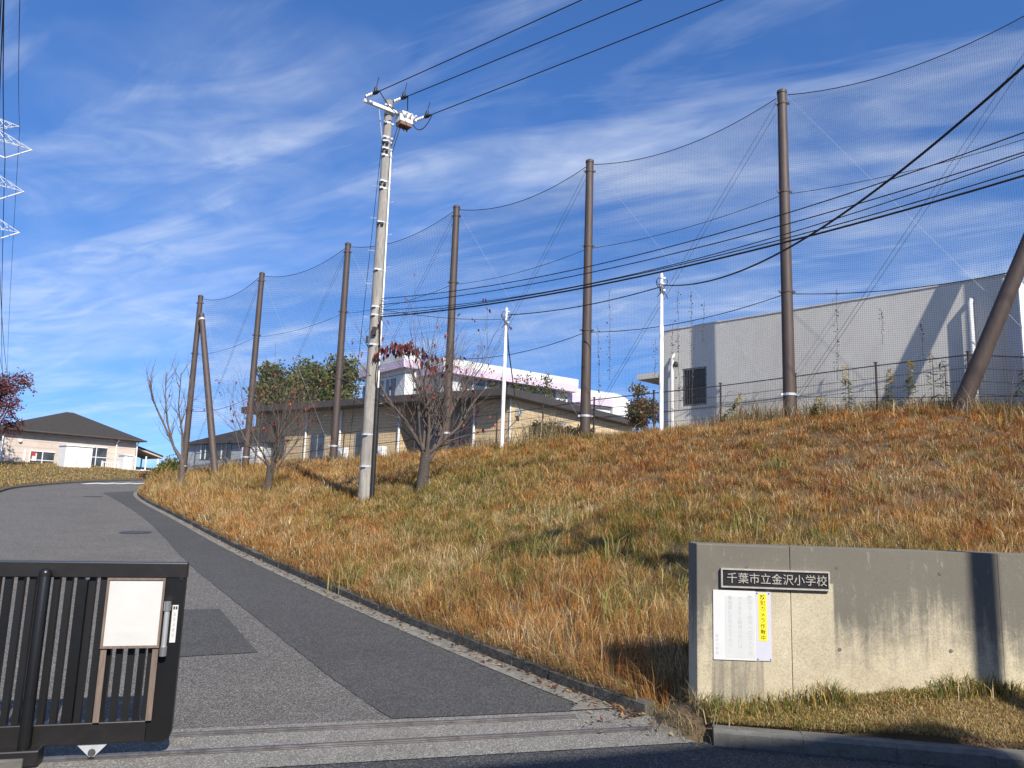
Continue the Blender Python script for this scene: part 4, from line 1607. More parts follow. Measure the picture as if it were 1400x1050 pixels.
for n0 in (2.28, 6.62, 10.5, 13.0):
    MB().tube([tbp(os_ - 0.08, n0, TW0), tbp(os_ - 0.08, n0, TW1 - 0.1)], 0.055, 10).build('downpipe', 'white_paint', tan_b, smooth=True)
MB().tube([tbp(os_ - 0.02, ov + 0.02, TW0), tbp(os_ - 0.02, ov + 0.02, TW1)], 0.035, 8).build('corner_trim', 'white_paint', tan_b, smooth=True)
# white double vent window on the lit end wall
vw = tb(os_ + 1.0, os_ + 1.8, ov - 0.03, ov - 0.002, 3.2, 4.42, 'white_paint', 'window')
for k in range(2):
    tb(os_ + 1.15 + 0.27 * k, os_ + 1.36 + 0.27 * k, ov - 0.045, ov - 0.032, 4.02, 4.32, 'glass', 'pane', vw)
# small windows with air conditioners on the long wall
for n0 in (8.4, 11.6, 14.6):
    if n0 + 1.2 < Ll - 0.5:
        w_ = tb(os_ - 0.02, os_ - 0.002, n0, n0 + 1.1, 3.7, 4.9, 'glass', 'window')
        for q in (n0, n0 + 0.53, n0 + 1.06):
            tb(os_ - 0.04, os_ - 0.022, q, q + 0.04, 3.7, 4.9, 'alu', 'frame', w_)
MB().box(tbp(os_ + 0.4, ov - 0.12, 5.55), (0.22, 0.22, 0.30), ax=AXt).build('meter_box', 'galv', tan_b, bevel=0.02)
MB().box(tbp(ov + 4.4, ov - 0.10, 5.45), (0.30, 0.20, 0.18), ax=AXt).build('vent_hood', 'galv', tan_b, bevel=0.02)
for i, n0 in enumerate((7.4, 9.9)):
    c = tbp(os_ - 0.55, n0, 3.75)
    ac = empty('air_conditioner', (c.x, c.y, 3.3), ('pale air conditioner unit beside the tiled wall, nearer the utility pole' if i == 0 else 'pale air conditioner unit beside the tiled wall, farther left'), 'air conditioner', 'outdoor air conditioner units')
    MB().box(c, (0.32, 0.85, 0.85), ax=AXt).build('casing', 'white_paint', ac, bevel=0.03)
    MB().tube([c + r1 * -0.165, c + r1 * -0.18], 0.28, 18).build('fan_grille', 'alu', ac)
wire('service_cable', [w2 - UZ * 0.2, w2 + Vector((0.10, 0.4, -1.2)), w2 + (tbp(os_ + 0.4, ov - 0.2, 5.6) - w2) * 0.6 + UZ * -0.75, tbp(os_ + 0.4, ov - 0.25, 5.55)], 0.018,
     'black service cable dropping from the white pole to the tiled building', 'cable', None)

# --- white and pink hall behind
zg = 10.0
h0, h1 = atz(606, 488, zg), atz(791, 519, zg)
hr, _ = frame_of(h0, h1)
hl = Vector((-hr.y, hr.x, 0))
Lh = (h1 - h0).length
hall = empty('school_hall', (h0.x, h0.y, 3.2), 'white school hall with a pale pink roof band behind the tiled building', 'building')
AXh = (hr, hl, UZ)


def hp_(s, n, z):
    return Vector((h0.x, h0.y, 0)) + hr * s + hl * n + UZ * z


def hb(s0, s1, n0, n1, z0, z1, mat, name, parent=hall):
    return wallbox(hp_, s0, s1, n0, n1, z0, z1, mat, name, parent, 0.0, AXh)


hb(0.5, Lh - 0.4, 0.6, 8.0, 3.0, zg - 0.86, 'white_wall', 'wall')
hb(0, Lh, 0, 8.4, zg - 0.42, zg, 'white_wall', 'roof_band')
hb(0.004, Lh - 0.004, 0.004, 8.3, zg - 0.84, zg - 0.424, 'pink', 'roof_band')
hb(0.48, 1.45, 0.52, 0.598, zg - 2.6, zg - 0.862, 'white_wall', 'pier')
for row in range(2):
    z0 = zg - 1.55 - row * 0.85
    for k in range(9):
        s0 = 1.6 + k * 0.93
        if s0 + 0.9 > Lh - 0.6:
            break
        w_ = hb(s0, s0 + 0.84, 0.55, 0.596, z0, z0 + 0.66, 'glass', 'window')
        hb(s0 - 0.04, s0 + 0.0, 0.52, 0.598, z0 - 0.05, z0 + 0.70, 'white_paint', 'frame', w_)
        hb(s0, s0 + 0.84, 0.525, 0.594, z0 - 0.06, z0 - 0.004, 'white_paint', 'sill', w_)
# stepped wing on the left
hb(-2.1, -1.45, 0.55, 5.4, 3.0, zg - 0.86, 'white_wall', 'wing_wall')
hb(-2.45, -1.40, 0.15, 5.7, zg - 0.46, zg - 0.06, 'white_wall', 'wing_band')
hb(-2.446, -1.404, 0.154, 5.696, zg - 0.88, zg - 0.464, 'pink', 'wing_band')
hb(-1.399, 0.499, 4.2, 5.3, 3.0, zg - 0.95, 'white_wall', 'link_wall')
MB().tube([hp_(-1.52, 0.45, 3.2), hp_(-1.52, 0.45, zg - 0.9)], 0.07, 10).build('downpipe', 'white_paint', hall, smooth=True)
for k in range(3):
    w_ = hb(-2.14, -2.104, 1.6 + 1.5 * k, 2.7 + 1.5 * k, zg - 2.6, zg - 1.3, 'glass', 'window')
    hb(-2.17, -2.142, 2.12 + 1.5 * k, 2.18 + 1.5 * k, zg - 2.6, zg - 1.3, 'white_paint', 'frame', w_)
# lower far block with a rounded end
zf_ = 9.55
f0, f1 = atz(788, 531, zf_), atz(838, 537.5, zf_)
fr_, _ = frame_of(f0, f1)
fl_ = Vector((-fr_.y, fr_.x, 0))
Lf = (f1 - f0).length
annex = empty('hall_annex', (f0.x, f0.y, 3.2), 'low white and pink annex with a rounded roof end right of the hall', 'building')


def arc_prof(r, z_top, n=10):
    return [(Lf + r * math.sin(a) * 1.25, z_top - r * (1 - math.cos(a))) for a in [math.pi / 2 * k / n for k in range(n + 1)]]


pr = [(-2, zf_ - 0.9), (-2, zf_)] + arc_prof(1.9, zf_) + [(Lf, zf_ - 1.9), (Lf, zf_ - 0.9)]
pr2 = [(-2, 3.0), (-2, zf_ - 0.95), (Lf + 0.1, zf_ - 0.95), (Lf + 0.1, zf_ - 1.95), (Lf + 2.0, zf_ - 1.95), (Lf + 2.0, 3.0)]
q_ = lambda s, z: Vector((f0.x, f0.y, 0)) + fr_ * s + UZ * z
MB().prism([q_(s, z) for s, z in pr[::-1]], fl_ * 8).build('roof_band', 'white_wall', annex)
MB().prism([q_(s, z) + fl_ * 0.3 for s, z in pr2[::-1]], fl_ * 7).build('wall', 'white_wall', annex)
MB().prism([q_(s, z) - fl_ * 0.02 for s, z in [(-2, zf_ - 0.95), (-2, zf_ - 0.45), (Lf, zf_ - 0.45), (Lf, zf_ - 0.95)][::-1]], fl_ * 0.018).build('pink_band', 'pink', annex)

# --- grey-white building far left behind the net, shade put into its colour
b0_, b1_ = at(256, 608, 44), at(346, 588, 41)
br_, _ = frame_of(b0_, b1_)
bl_ = Vector((-br_.y, br_.x, 0))
Lb = (b1_ - b0_).length
blue = empty('sided_building', (b0_.x, b0_.y, 2.9), 'grey-white sided low building behind the leftmost net poles, blue-grey shade in its colour', 'building')
AXb = (br_, bl_, UZ)


def bb(s0, s1, n0, n1, z0, z1, mat, name, parent=blue):
    return wallbox(lambda s, n, z: Vector((b0_.x, b0_.y, 0)) + br_ * s + bl_ * n + UZ * z, s0, s1, n0, n1, z0, z1, mat, name, parent, 0, AXb)


zq0 = b0_.z
bb(0, Lb + 1.2, 0, 5, 2.6, zq0, 'shaded_siding', 'wall')
Q = lambda s, z: Vector((b0_.x, b0_.y, 0)) + br_ * s + UZ * z
MB().prism([p - bl_ * 0.3 for p in (Q(-0.3, zq0 + 0.003), Q(Lb + 1.5, zq0 + 0.003), Q(Lb + 1.5, zq0 + 1.0), Q(1.0, zq0 + 0.18))][::-1], bl_ * 5.6).build('roof', 'roof_dark', blue)
for s0 in (1.4, 2.3, 3.2):
    w_ = bb(s0, s0 + 0.75, -0.04, -0.002, 3.9 - 0.2, 4.9 - 0.25, 'glass', 'window')
    bb(s0 + 0.34, s0 + 0.40, -0.07, -0.042, 3.7, 4.65, 'white_paint', 'frame', w_)
    bb(s0 - 0.06, s0, -0.07, -0.003, 3.7, 4.65, 'white_paint', 'frame', w_)
bb(Lb - 0.2, Lb + 1.1, -0.5, -0.02, 2.6, 4.3, 'white_paint', 'white_panel')

# --- house at the head of the drive
ze = 5.75
hA, hB = Vector((-33.0, 50.2, ze)), Vector((-27.2, 57.4, ze))
hA = atz(2, 584.5, ze)
hB = atz(199, 602.5, ze)
hx, _ = frame_of(hA, hB)
hy = Vector((-hx.y, hx.x, 0))
LH = (hB - hA).length
house = empty('house', (hA.x, hA.y, 2.9), 'pale pink single-storey house with a dark hipped roof', 'house')
AXo = (hx, hy, UZ)
HP = lambda s, n, z: Vector((hA.x, hA.y, 0)) + hx * s + hy * n + UZ * z


def ho(s0, s1, n0, n1, z0, z1, mat, name, parent=house):
    return wallbox(HP, s0, s1, n0, n1, z0, z1, mat, name, parent, 0, AXo)


DH = 5.0
o_ = 0.45
ho(o_, LH - o_, o_, DH - o_, 2.2, ze - 0.12, 'house_wall', 'wall')
ap_s = LH * 0.50
rz = 1.72
pr_ = [HP(0, 0, ze), HP(LH, 0, ze), HP(LH, DH, ze), HP(0, DH, ze), HP(ap_s - 0.1, DH * 0.42, ze + rz), HP(ap_s + 0.4, DH * 0.42, ze + rz)]
mb = MB()
mb.add(pr_, [(0, 1, 5, 4), (1, 2, 5), (2, 3, 4, 5), (3, 0, 4)])
mb.add([p - UZ * 0.12 for p in pr_[:4]] + pr_[:4], [(0, 1, 2, 3), (0, 4, 5, 1), (1, 5, 6, 2), (2, 6, 7, 3), (3, 7, 4, 0)])
mb.build('roof', 'shingle', house)
mb = MB()
mb.tube([HP(-0.06, -0.07, ze - 0.06), HP(LH + 0.06, -0.07, ze - 0.06)], 0.07, 8)
mb.build('gutter', 'roof_dark', house)
for s_ in (0.30, LH * 0.80, LH - 0.42):
    MB().tube([HP(s_, 0.3, 2.4), HP(s_, 0.35, ze - 0.35), HP(s_, 0.0, ze - 0.1)], 0.05, 8).build('downpipe', 'white_paint', house, smooth=True)
MB().ball(HP(LH * 0.14, 0.38, ze - 0.75), 0.13, 10, 6).build('wall_lamp', 'lamp', house)
MB().box(HP(LH * 0.18, 0.42, ze - 1.7), (0.10, 0.06, 0.75), ax=AXo).build('vent', 'white_paint', house)
for (s0, s1, z0, z1, nm) in ((0.215, 0.29, 2.75, 4.35, 'window'), (0.295, 0.37, 2.75, 4.35, 'window'), (0.42, 0.50, 4.35, 4.95, 'window'), (0.505, 0.585, 4.35, 4.95, 'window'),
                             (0.59, 0.655, 3.1, 4.95, 'window'), (0.66, 0.735, 3.1, 4.95, 'window')):
    a, b = s0 * LH, s1 * LH
    w_ = ho(a, b, o_ - 0.05, o_ - 0.003, z0, z1, 'glass', nm)
    ho(a - 0.05, a, o_ - 0.09, o_ - 0.004, z0, z1, 'white_paint', 'frame', w_)
    ho(a - 0.05, b + 0.02, o_ - 0.09, o_ - 0.004, z1 + 0.002, z1 + 0.06, 'white_paint', 'frame', w_)
    ho(a, b, o_ - 0.075, o_ - 0.052, (z0 + z1) / 2 + 0.2, (z0 + z1) / 2 + 0.25, 'white_paint', 'frame', w_)
ho(0.225 * LH, 0.255 * LH, o_ - 0.10, o_ - 0.06, 3.7, 4.25, 'sign_white', 'poster')
ho(0.217 * LH, 0.245 * LH, o_ - 0.12, o_ - 0.102, 4.05, 4.3, 'red', 'poster')
# porch roof on the right
pc = [HP(LH - 0.2, 0.6, ze - 0.55), HP(LH + 1.9, 0.6, ze - 1.15), HP(LH + 1.9, 3.6, ze - 1.15), HP(LH - 0.2, 3.6, ze - 0.55)]
MB().prism(pc, (0, 0, 0.14)).build('porch_roof', 'shingle', house)
MB().prism([p + Vector((0, 0, -0.10)) for p in pc], (0, 0, 0.095)).build('porch_soffit', 'house_wall', house)
for s_, n_ in ((LH + 1.6, 0.8), (LH + 1.6, 3.3), (LH + 0.6, 0.75)):
    MB().tube([HP(s_, n_, 2.4), HP(s_, n_, ze - 1.15)], 0.06, 8).build('porch_post', 'white_paint', house)

# storage shed and cabinet in front of the house
def shed(s0, s1, n0, n1, z0, z1, label, name='storage_shed', cat='shed'):
    c = HP((s0 + s1) / 2, (n0 + n1) / 2, z0)
    root = empty(name, c, label, cat)
    wallbox(HP, s0, s1, n0, n1, z0, z1, 'white_paint', 'body', root, 0, AXo)
    wallbox(HP, s0 - 0.06, s1 + 0.06, n0 - 0.10, n1 + 0.05, z1 + 0.002, z1 + 0.10, 'white_paint', 'roof', root, 0, AXo)
    k = max(2, int((s1 - s0) / 0.8))
    for i in range(k):
        a, b = s0 + (s1 - s0) * i / k + 0.03, s0 + (s1 - s0) * (i + 1) / k - 0.03
        d_ = wallbox(HP, a, b, n0 - 0.03, n0 - 0.002, z0 + 0.08, z1 - 0.06, 'white_wall', 'door', root, 0, AXo)
        wallbox(HP, b - 0.10, b - 0.06, n0 - 0.045, n0 - 0.032, (z0 + z1) / 2 - 0.15, (z0 + z1) / 2 + 0.15, 'alu', 'handle', d_, 0, AXo)


shed(LH * 0.313, LH * 0.49, -2.6, -1.5, 2.8, 4.75, 'long white storage shed on the lawn in front of the house')
shed(LH * 0.785, LH * 0.85, -1.2, -0.4, 2.4, 4.45, 'narrow white cabinet beside the house railing', 'storage_cabinet', 'cabinet')


def railing(s0, s1, n0, z0, label):
    root = empty('railing', HP(s0, n0, z0), label, 'railing', 'white railings by the house')
    for z in (z0 + 0.12, z0 + 1.0):
        MB().beam(HP(s0, n0, z), HP(s1, n0, z), 0.06, 0.06).build('rail', 'white_paint', root)
    k = max(3, int((s1 - s0) / 0.14))
    for i in range(k + 1):
        s = s0 + (s1 - s0) * i / k
        MB().beam(HP(s, n0, z0 + 0.151), HP(s, n0, z0 + 0.969), 0.03, 0.03, up=hx).build('baluster', 'white_paint', root)
    for s in (s0, s1):
        MB().beam(HP(s, n0 - 0.05, z0 - 0.1), HP(s, n0 - 0.05, z0 + 1.08), 0.08, 0.08, up=hx).build('post', 'white_paint', root)


railing(LH * 0.66, LH * 0.775, -0.55, 2.9, 'white railing between the windows and the cabinet of the house')
railing(LH * 0.865, LH * 0.97, -0.6, 2.45, 'white railing right of the cabinet by the house')
railing(LH * 1.01, LH * 1.16, 0.4, 2.5, 'white railing under the porch roof of the house')

# --- unseen block added behind the viewer, outline shaped to shade the street
sh = [(560, 1058, 0.0), (657, 1047, 0.0), (820, 1032, 0.0), (980, 1017, 0.0), (1108, 1003, 0.14), (1180, 994, 0.2), (1240, 985.5, 0.25), (1274, 984, 0.26), (1310, 990, 0.25), (1345, 1003, 0.22), (1400, 1027, 0.16)]
prof = []
for px, py, z in sh:
    p = atz(px, py, z)
    if px > 1050:                       # meet the sloping verge itself
        for _ in range(30):
            p = atz(px, py, 0.5 * p.z + 0.5 * (tz(p.x, p.y) + 0.035))
    t = (p.y + 3.0) / -_to.y * 1.0
    t = (p.y + 3.0) / (-_to.y)
    prof.append((p.x + _to.x * t, p.z + _to.z * t))
x0 = prof[0][0]
prof = [(x0 - 4.0, prof[0][1] - 1.1)] + prof + [(prof[-1][0] + 0.6, prof[-1][1] - 0.9), (prof[-1][0] + 8.0, prof[-1][1] - 1.2)]
caster = empty('street_shadow_caster', (prof[4][0], -5, 0), 'unseen pale block added across the street, outline shaped to shade the road', 'house')
MB().prism([(x, -3.0, z) for x, z in [(prof[0][0], -0.1)] + prof + [(prof[-1][0], -0.1)]], (0, -5, 0)).build('wall', 'white_wall', caster)
for k in range(4):  # panes on the added shadow caster, out of view
    MB().box((prof[0][0] + 2 + 2.6 * k, -2.98, 3.6), (1.5, 0.03, 1.1)).build('window', 'glass', caster)

# ------------------------------------------------------------------ lattice transmission tower, far left
tw_c = Vector((-153.5, 200.0, 0))
tower = empty('transmission_tower', (tw_c.x, tw_c.y, 0), 'white lattice transmission tower arms at the left edge', 'tower')
mb = MB()
for sx_ in (-1, 1):
    for sy_ in (-1, 1):
        mb2 = MB()
        mb2.beam((tw_c.x + sx_ * 6, tw_c.y + sy_ * 6, 0), (tw_c.x + sx_ * 1.2, tw_c.y + sy_ * 1.2, 112), 0.35, 0.35)
        mb2.build('leg', 'tower', tower)
for k in range(12):
    z0, z1 = k * 9.3, (k + 1) * 9.3
    w0, w1_ = 6 - 4.8 * z0 / 112, 6 - 4.8 * z1 / 112
    for (ax_, ay_, bx_, by_) in ((-1, -1, 1, -1), (1, -1, 1, 1), (1, 1, -1, 1), (-1, 1, -1, -1)):
        MB().beam((tw_c.x + ax_ * w0, tw_c.y + ay_ * w0, z0), (tw_c.x + bx_ * w1_, tw_c.y + by_ * w1_, z1), 0.16, 0.16).build('brace', 'tower', tower)
        MB().beam((tw_c.x + bx_ * w0, tw_c.y + by_ * w0, z0), (tw_c.x + ax_ * w1_, tw_c.y + ay_ * w1_, z1), 0.16, 0.16).build('brace', 'tower', tower)
tips = []
for (tx, ty, py2) in ((44, 205, 178), (33, 262, 240), (27, 318, 300), (27, 173, 163)):
    tip = at(tx, ty, 200)
    zr_ = at(0, py2, 200).z
    for side in (-1, 1):
        tp = Vector((tw_c.x + side * (tip.x - tw_c.x), 200, tip.z))
        q0 = at(0, py2, 200)
        q1 = at(0, py2 + 13, 200)
        ku = (tw_c.x + 1.3 - tip.x) / (q0.x - tip.x)
        up_ = Vector((tw_c.x + side * 1.3, 200, tip.z + (q0.z - tip.z) * ku))
        lo_ = Vector((tw_c.x + side * 1.3, 200, tip.z + (q1.z - tip.z) * ku))
        arm = MB()
        for dy in (-1.2, 1.2):
            MB().beam(up_ + Vector((0, dy, 0)), tp, 0.16, 0.16).build('arm_chord', 'tower', tower)
            MB().beam(lo_ + Vector((0, dy, 0)), tp, 0.16, 0.16).build('arm_chord', 'tower', tower)
        n = 7
        for k in range(n):
            f0_, f1_ = k / n, (k + 1) / n
            A_ = lo_ + (tp - lo_) * f0_
            B_ = up_ + (tp - up_) * f1_
            MB().beam(A_ + Vector((0, -1.2 * (1 - f0_), 0)), B_ + Vector((0, -1.2 * (1 - f1_), 0)), 0.13, 0.13).build('arm_lacing', 'tower', tower)
            MB().beam(up_ + (tp - up_) * f0_ + Vector((0, -1.2 * (1 - f0_), 0)), lo_ + (tp - lo_) * f1_ + Vector((0, 1.2 * (1 - f1_), 0)), 0.13, 0.13).build('arm_lacing', 'tower', tower)
        if py2 > 170:
            bot = Vector((tw_c.x + side * (tip.x - tw_c.x) * 0.62, 200, tip.z - 2.6))
            for e in (tp, Vector((tw_c.x + side * 1.6, 200, tip.z + 1.2))):
                MB().tube([e, bot], 0.20, 8).build('insulator_string', 'porcelain', tower)
            if side == 1:
                tips.append(bot)
tips.append(at(27, 173, 200))
for i, (tp, lab) in enumerate(zip(tips, ('high voltage line from the top arm of the transmission tower', 'high voltage line from the middle arm of the transmission tower',
                                         'high voltage line from the lowest arm of the transmission tower', 'thin ground wire from the peak of the transmission tower'))):
    # spans run past the tower, overhead towards the viewer and away behind it
    px_top = (2, 4, 1, 25)[i]
    near = at(px_top, -60, 100)
    near.z += 4
    far_ = at((4, 12, 7, 10)[i], 520, 430)
    mb = MB()
    mb.tube(hang(tp, near, 3.0, 10)[::-1] + hang(tp, far_, 6.0, 12)[1:], 0.10 if i < 3 else 0.06, 6)
    tag(mb.build('high_voltage_line', 'cable', None), lab, 'power line', 'lines of the transmission tower')


# ------------------------------------------------------------------ trees
def rand_perp(d):
    a = Vector((random.gauss(0, 1), random.gauss(0, 1), random.gauss(0, 1)))
    a -= d * a.dot(d)
    return a.normalized()


def limb(mb, p, d, r, L, n_seg, wob, up, n=7, taper=0.55):
    """one wandering tapered limb; returns stations (point, direction, radius)"""
    pts, rs, st = [p.copy()], [r], [(p.copy(), d.copy(), r)]
    for k in range(n_seg):
        d = (d + rand_perp(d) * wob + UZ * up).normalized()
        p = p + d * (L / n_seg)
        rr = r * (1 - (1 - taper) * (k + 1) / n_seg)
        pts.append(p.copy())
        rs.append(rr)
        st.append((p.copy(), d.copy(), rr))
    mb.tube(pts, rs, n, True)
    return st


def twigs(mb, p, d, r, L, depth, tips, spread=0.55, up=0.06, kids=(2, 4), wob=0.16):
    st = limb(mb, p, d, r, L, 4 if depth > 0 else 3, wob, up, 5 if depth > 1 else 4 if depth > 0 else 3, 0.45)
    tips.append((st[-1][0], st[-1][1], depth))
    if depth == 0:
        return
    for k in range(random.randint(*kids)):
        q, dd, rr = st[random.randint(1, len(st) - 1)]
        nd = (dd + rand_perp(dd) * random.uniform(spread * 0.7, spread * 1.4)).normalized()
        twigs(mb, q, nd, max(rr * 0.62, 0.0035), L * random.uniform(0.5, 0.78), depth - 1, tips, spread, up, kids, wob)
    twigs(mb, st[-1][0], st[-1][1], max(st[-1][2] * 0.9, 0.0035), L * 0.7, depth - 1, tips, spread, up, kids, wob)


def leaf_mesh(name, L, W, cols):
    V = [(0, 0, 0), (L * 0.3, W * 0.42, -L * 0.02), (L * 0.62, W * 0.38, -L * 0.10), (L, 0, -L * 0.28), (L * 0.62, -W * 0.38, -L * 0.10), (L * 0.3, -W * 0.42, -L * 0.02), (L * 0.5, 0, L * 0.03)]
    F = [(0, 5, 6), (0, 6, 1), (1, 6, 2), (2, 6, 3), (3, 6, 4), (4, 6, 5)]
    lo = [i for f in F for i in f]
    C = np.array([cols[i % len(cols)] for i in range(7)])
    return np_mesh(name, np.array(V), np.full(6, 3), lo, 'leaf', C)


LEAF = [leaf_mesh('leaf', 0.16, 0.075, [(0.30, 0.045, 0.035), (0.22, 0.03, 0.03)]), leaf_mesh('leaf', 0.15, 0.07, [(0.16, 0.035, 0.035), (0.10, 0.025, 0.025)]),
        leaf_mesh('leaf', 0.14, 0.065, [(0.42, 0.07, 0.04), (0.45, 0.12, 0.05)]), leaf_mesh('leaf', 0.15, 0.07, [(0.09, 0.035, 0.03), (0.20, 0.05, 0.035)])]


def put_leaf(parent, p, mesh, droop=0.8, scale=1.0):
    o = bpy.data.objects.new('leaf', mesh)
    COL.objects.link(o)
    o.parent = parent
    o.location = Vector(p) - origin_of(parent)
    o.rotation_euler = (random.uniform(-0.5, 0.5), droop + random.uniform(-0.45, 0.45), random.uniform(0, 6.28))
    s = scale * random.uniform(0.75, 1.15)
    o.scale = (s, s, s)


def cherry(base, label, trunk_h, trunk_r, stems, spread_list, leaf_n, leaf_top, seed, height):
    random.seed(seed)
    b = Vector(base)
    root = empty('cherry_tree', b, label, 'tree')
    mb = MB()
    st = limb(mb, b - UZ * 0.2, Vector((0.03, 0, 1)), trunk_r * 1.15, trunk_h + 0.2, 5, 0.05, 0.05, 12, 0.80)
    mb.build('trunk', 'trunk_bark', root, smooth=True)
    tips = []
    mc = MB()
    for i in range(stems):
        az, el, L = spread_list[i]
        d = Vector((math.cos(az) * math.cos(el), math.sin(az) * math.cos(el), math.sin(el)))
        q = st[-1 - (i % 2)][0] + Vector((math.cos(az), math.sin(az), 0)) * trunk_r * 0.35 - UZ * 0.05
        ss = limb(mc, q, d, trunk_r * random.uniform(0.26, 0.40), L * random.uniform(0.5, 0.68), 6, 0.17, 0.09, 8, 0.42)
        for k, (p, dd, rr) in enumerate(ss[1:]):
            for _ in range(1 if k < 2 else 2):
                nd = (dd + rand_perp(dd) * random.uniform(0.5, 0.95) + UZ * 0.12).normalized()
                twigs(mc, p, nd, rr * 0.42, L * random.uniform(0.22, 0.38), 2, tips, 0.55, 0.05, (1, 3))
        twigs(mc, ss[-1][0], ss[-1][1], ss[-1][2], L * 0.30, 2, tips, 0.5, 0.05, (1, 3))
    mc.build('branches', 'bark_dark', root, smooth=False)
    T = [t for t in tips if t[2] == 0]
    random.shuffle(T)
    for t in T[:leaf_n]:
        for _ in range(random.randint(1, 3)):
            put_leaf(root, t[0] + Vector((random.uniform(-0.06, 0.06), random.uniform(-0.06, 0.06), random.uniform(-0.08, 0.02))), random.choice(LEAF[:3]), 0.8, 0.8)
    return root, tips


c1_base = Vector((-2.16, 19.2, tz(-2.16, 19.2)))
R_ = math.radians
c1, c1tips = cherry(c1_base, 'bare cherry tree with dark red leaves right of the utility pole', 0.95, 0.135, 7,
                    [(R_(165), R_(47), 3.5), (R_(10), R_(48), 3.2), (R_(95), R_(78), 3.7), (R_(-60), R_(70), 3.3), (R_(205), R_(66), 3.3), (R_(40), R_(66), 3.5), (R_(-20), R_(40), 2.5)], 75, True, 4, 4.2)
# one leafy shoot at the top: a fan of drooping dark red leaves
random.seed(12)
sm = MB()
lead = at(556, 478, 19.1)
sm.tube([c1_base + UZ * 1.0, c1_base + Vector((0.05, 0, 2.3)), at(566, 520, 19.1), lead], [0.05, 0.035, 0.02, 0.012], 6)
for (px, py) in ((520, 474), (535, 466), (548, 468), (565, 464), (575, 476), (590, 500), (600, 488), (510, 484)):
    e = at(px, py, 19.1 + random.uniform(-0.3, 0.3))
    mid = (lead + e) / 2 + UZ * 0.08
    sm.tube([lead - UZ * 0.15, mid, e], [0.010, 0.007, 0.004], 4)
    for k in range(13):
        t = random.uniform(0.35, 1.05)
        p = lead * (1 - t) + e * t + Vector((random.uniform(-0.09, 0.09), random.uniform(-0.1, 0.1), random.uniform(-0.05, 0.05)))
        put_leaf(c1, p, random.choice([LEAF[0], LEAF[1], LEAF[1], LEAF[3], LEAF[3]]), 1.0, 1.45)
sm.build('leafy_shoot', 'bark_dark', c1)
c2_base = Vector((-7.45, 24.0, tz(-7.45, 24.0)))
cherry(c2_base, 'bare bushy cherry tree with a few red leaves left of the utility pole', 0.95, 0.115, 6,
       [(R_(160), R_(38), 3.2), (R_(20), R_(45), 2.8), (R_(100), R_(70), 3.3), (R_(-70), R_(55), 2.6), (R_(200), R_(60), 2.9), (R_(-10), R_(62), 2.9)], 70, False, 9, 3.6)

# slim bare tree leaning left at the end of the net
random.seed(21)
b3 = at(250, 652, 31.5)
b3.z = tz(b3.x, b3.y)
t3 = empty('bare_tree', b3, 'slim leafless tree with upright twigs beside the leftmost net pole', 'tree')
mb = MB()
k1, k2 = at(238, 612, 31.5), at(244, 600, 31.6)
mb.tube([b3 - UZ * 0.2, at(249, 630, 31.5), k1], [0.13, 0.10, 0.06], 9)
mb.build('trunk', 'bark', t3, smooth=True)
mc = MB()
tips3 = []
for (pts, r) in (([k1, at(222, 575, 31.5), at(208, 545, 31.5), at(205, 520, 31.5)], 0.05), ([k1, at(228, 575, 31.4), at(226, 540, 31.4), at(228, 508, 31.4)], 0.045),
                 ([at(249, 630, 31.5), at(249, 595, 31.6), at(244, 555, 31.6), at(248, 510, 31.6)], 0.05), ([at(246, 585, 31.6), at(256, 555, 31.6), at(262, 525, 31.6)], 0.03)):
    mc.tube(pts, [r * (1 - 0.7 * i / (len(pts) - 1)) for i in range(len(pts))], 6)
    for i in range(1, len(pts)):
        for _ in range(4):
            t = random.random()
            p = pts[i - 1] * (1 - t) + pts[i] * t
            d = (pts[i] - pts[i - 1]).normalized()
            twigs(mc, p, (d + rand_perp(d) * 0.5).normalized(), 0.016, 0.75, 1, tips3, 0.45, 0.12, (2, 3))
mc.build('branches', 'bark', t3)


def foliage(centers, n, leaf, cols, squash=0.9, seed=0):
    """leaf-sized faces through a set of lobes, denser toward the outside; cols = list of colours"""
    g = np.random.default_rng(seed)
    C = np.array([(c[0], c[1], c[2], c[3]) for c in centers], float)
    w = C[:, 3] ** 2
    pick = g.choice(len(C), n, p=w / w.sum())
    d = g.normal(size=(n, 3))
    d /= np.linalg.norm(d, axis=1)[:, None]
    rr = g.random(n) ** 0.38
    bumpy = 1 + 0.28 * np.sin(d[:, 0] * 5 + pick) * np.sin(d[:, 1] * 6 + pick * 2.0) + 0.15 * g.normal(size=n)
    P = C[pick, :3] + d * (C[pick, 3] * rr * bumpy)[:, None] * np.array([1, 1, squash])
    # clump leaves into sprays
    nc = max(10, n // 14)
    ci = g.integers(0, nc, n)
    ctr = P[:nc][ci]
    m = g.random(n) < 0.75
    P = np.where(m[:, None], ctr + g.normal(size=(n, 3)) * leaf * 1.6, P)
    a = g.normal(size=(n, 3))
    a /= np.linalg.norm(a, axis=1)[:, None]
    b = np.cross(a, g.normal(size=(n, 3)))
    b /= np.linalg.norm(b, axis=1)[:, None]
    s = leaf * g.uniform(0.6, 1.3, n)[:, None]
    V = np.stack([P - a * s, P + b * s * 0.5, P + a * s, P - b * s * 0.5], 1).reshape(-1, 3)
    pal = np.array(cols)
    cc = pal[(vn_pick(g, ci, len(pal), nc))] * g.uniform(0.75, 1.25, n)[:, None]
    cc = np.repeat(cc, 4, 0)
    lo = np.arange(4 * n)
    return V, np.full(n, 4), lo, cc


def vn_pick(g, ci, k, nc):
    base = g.integers(0, k, nc)
    return base[ci]


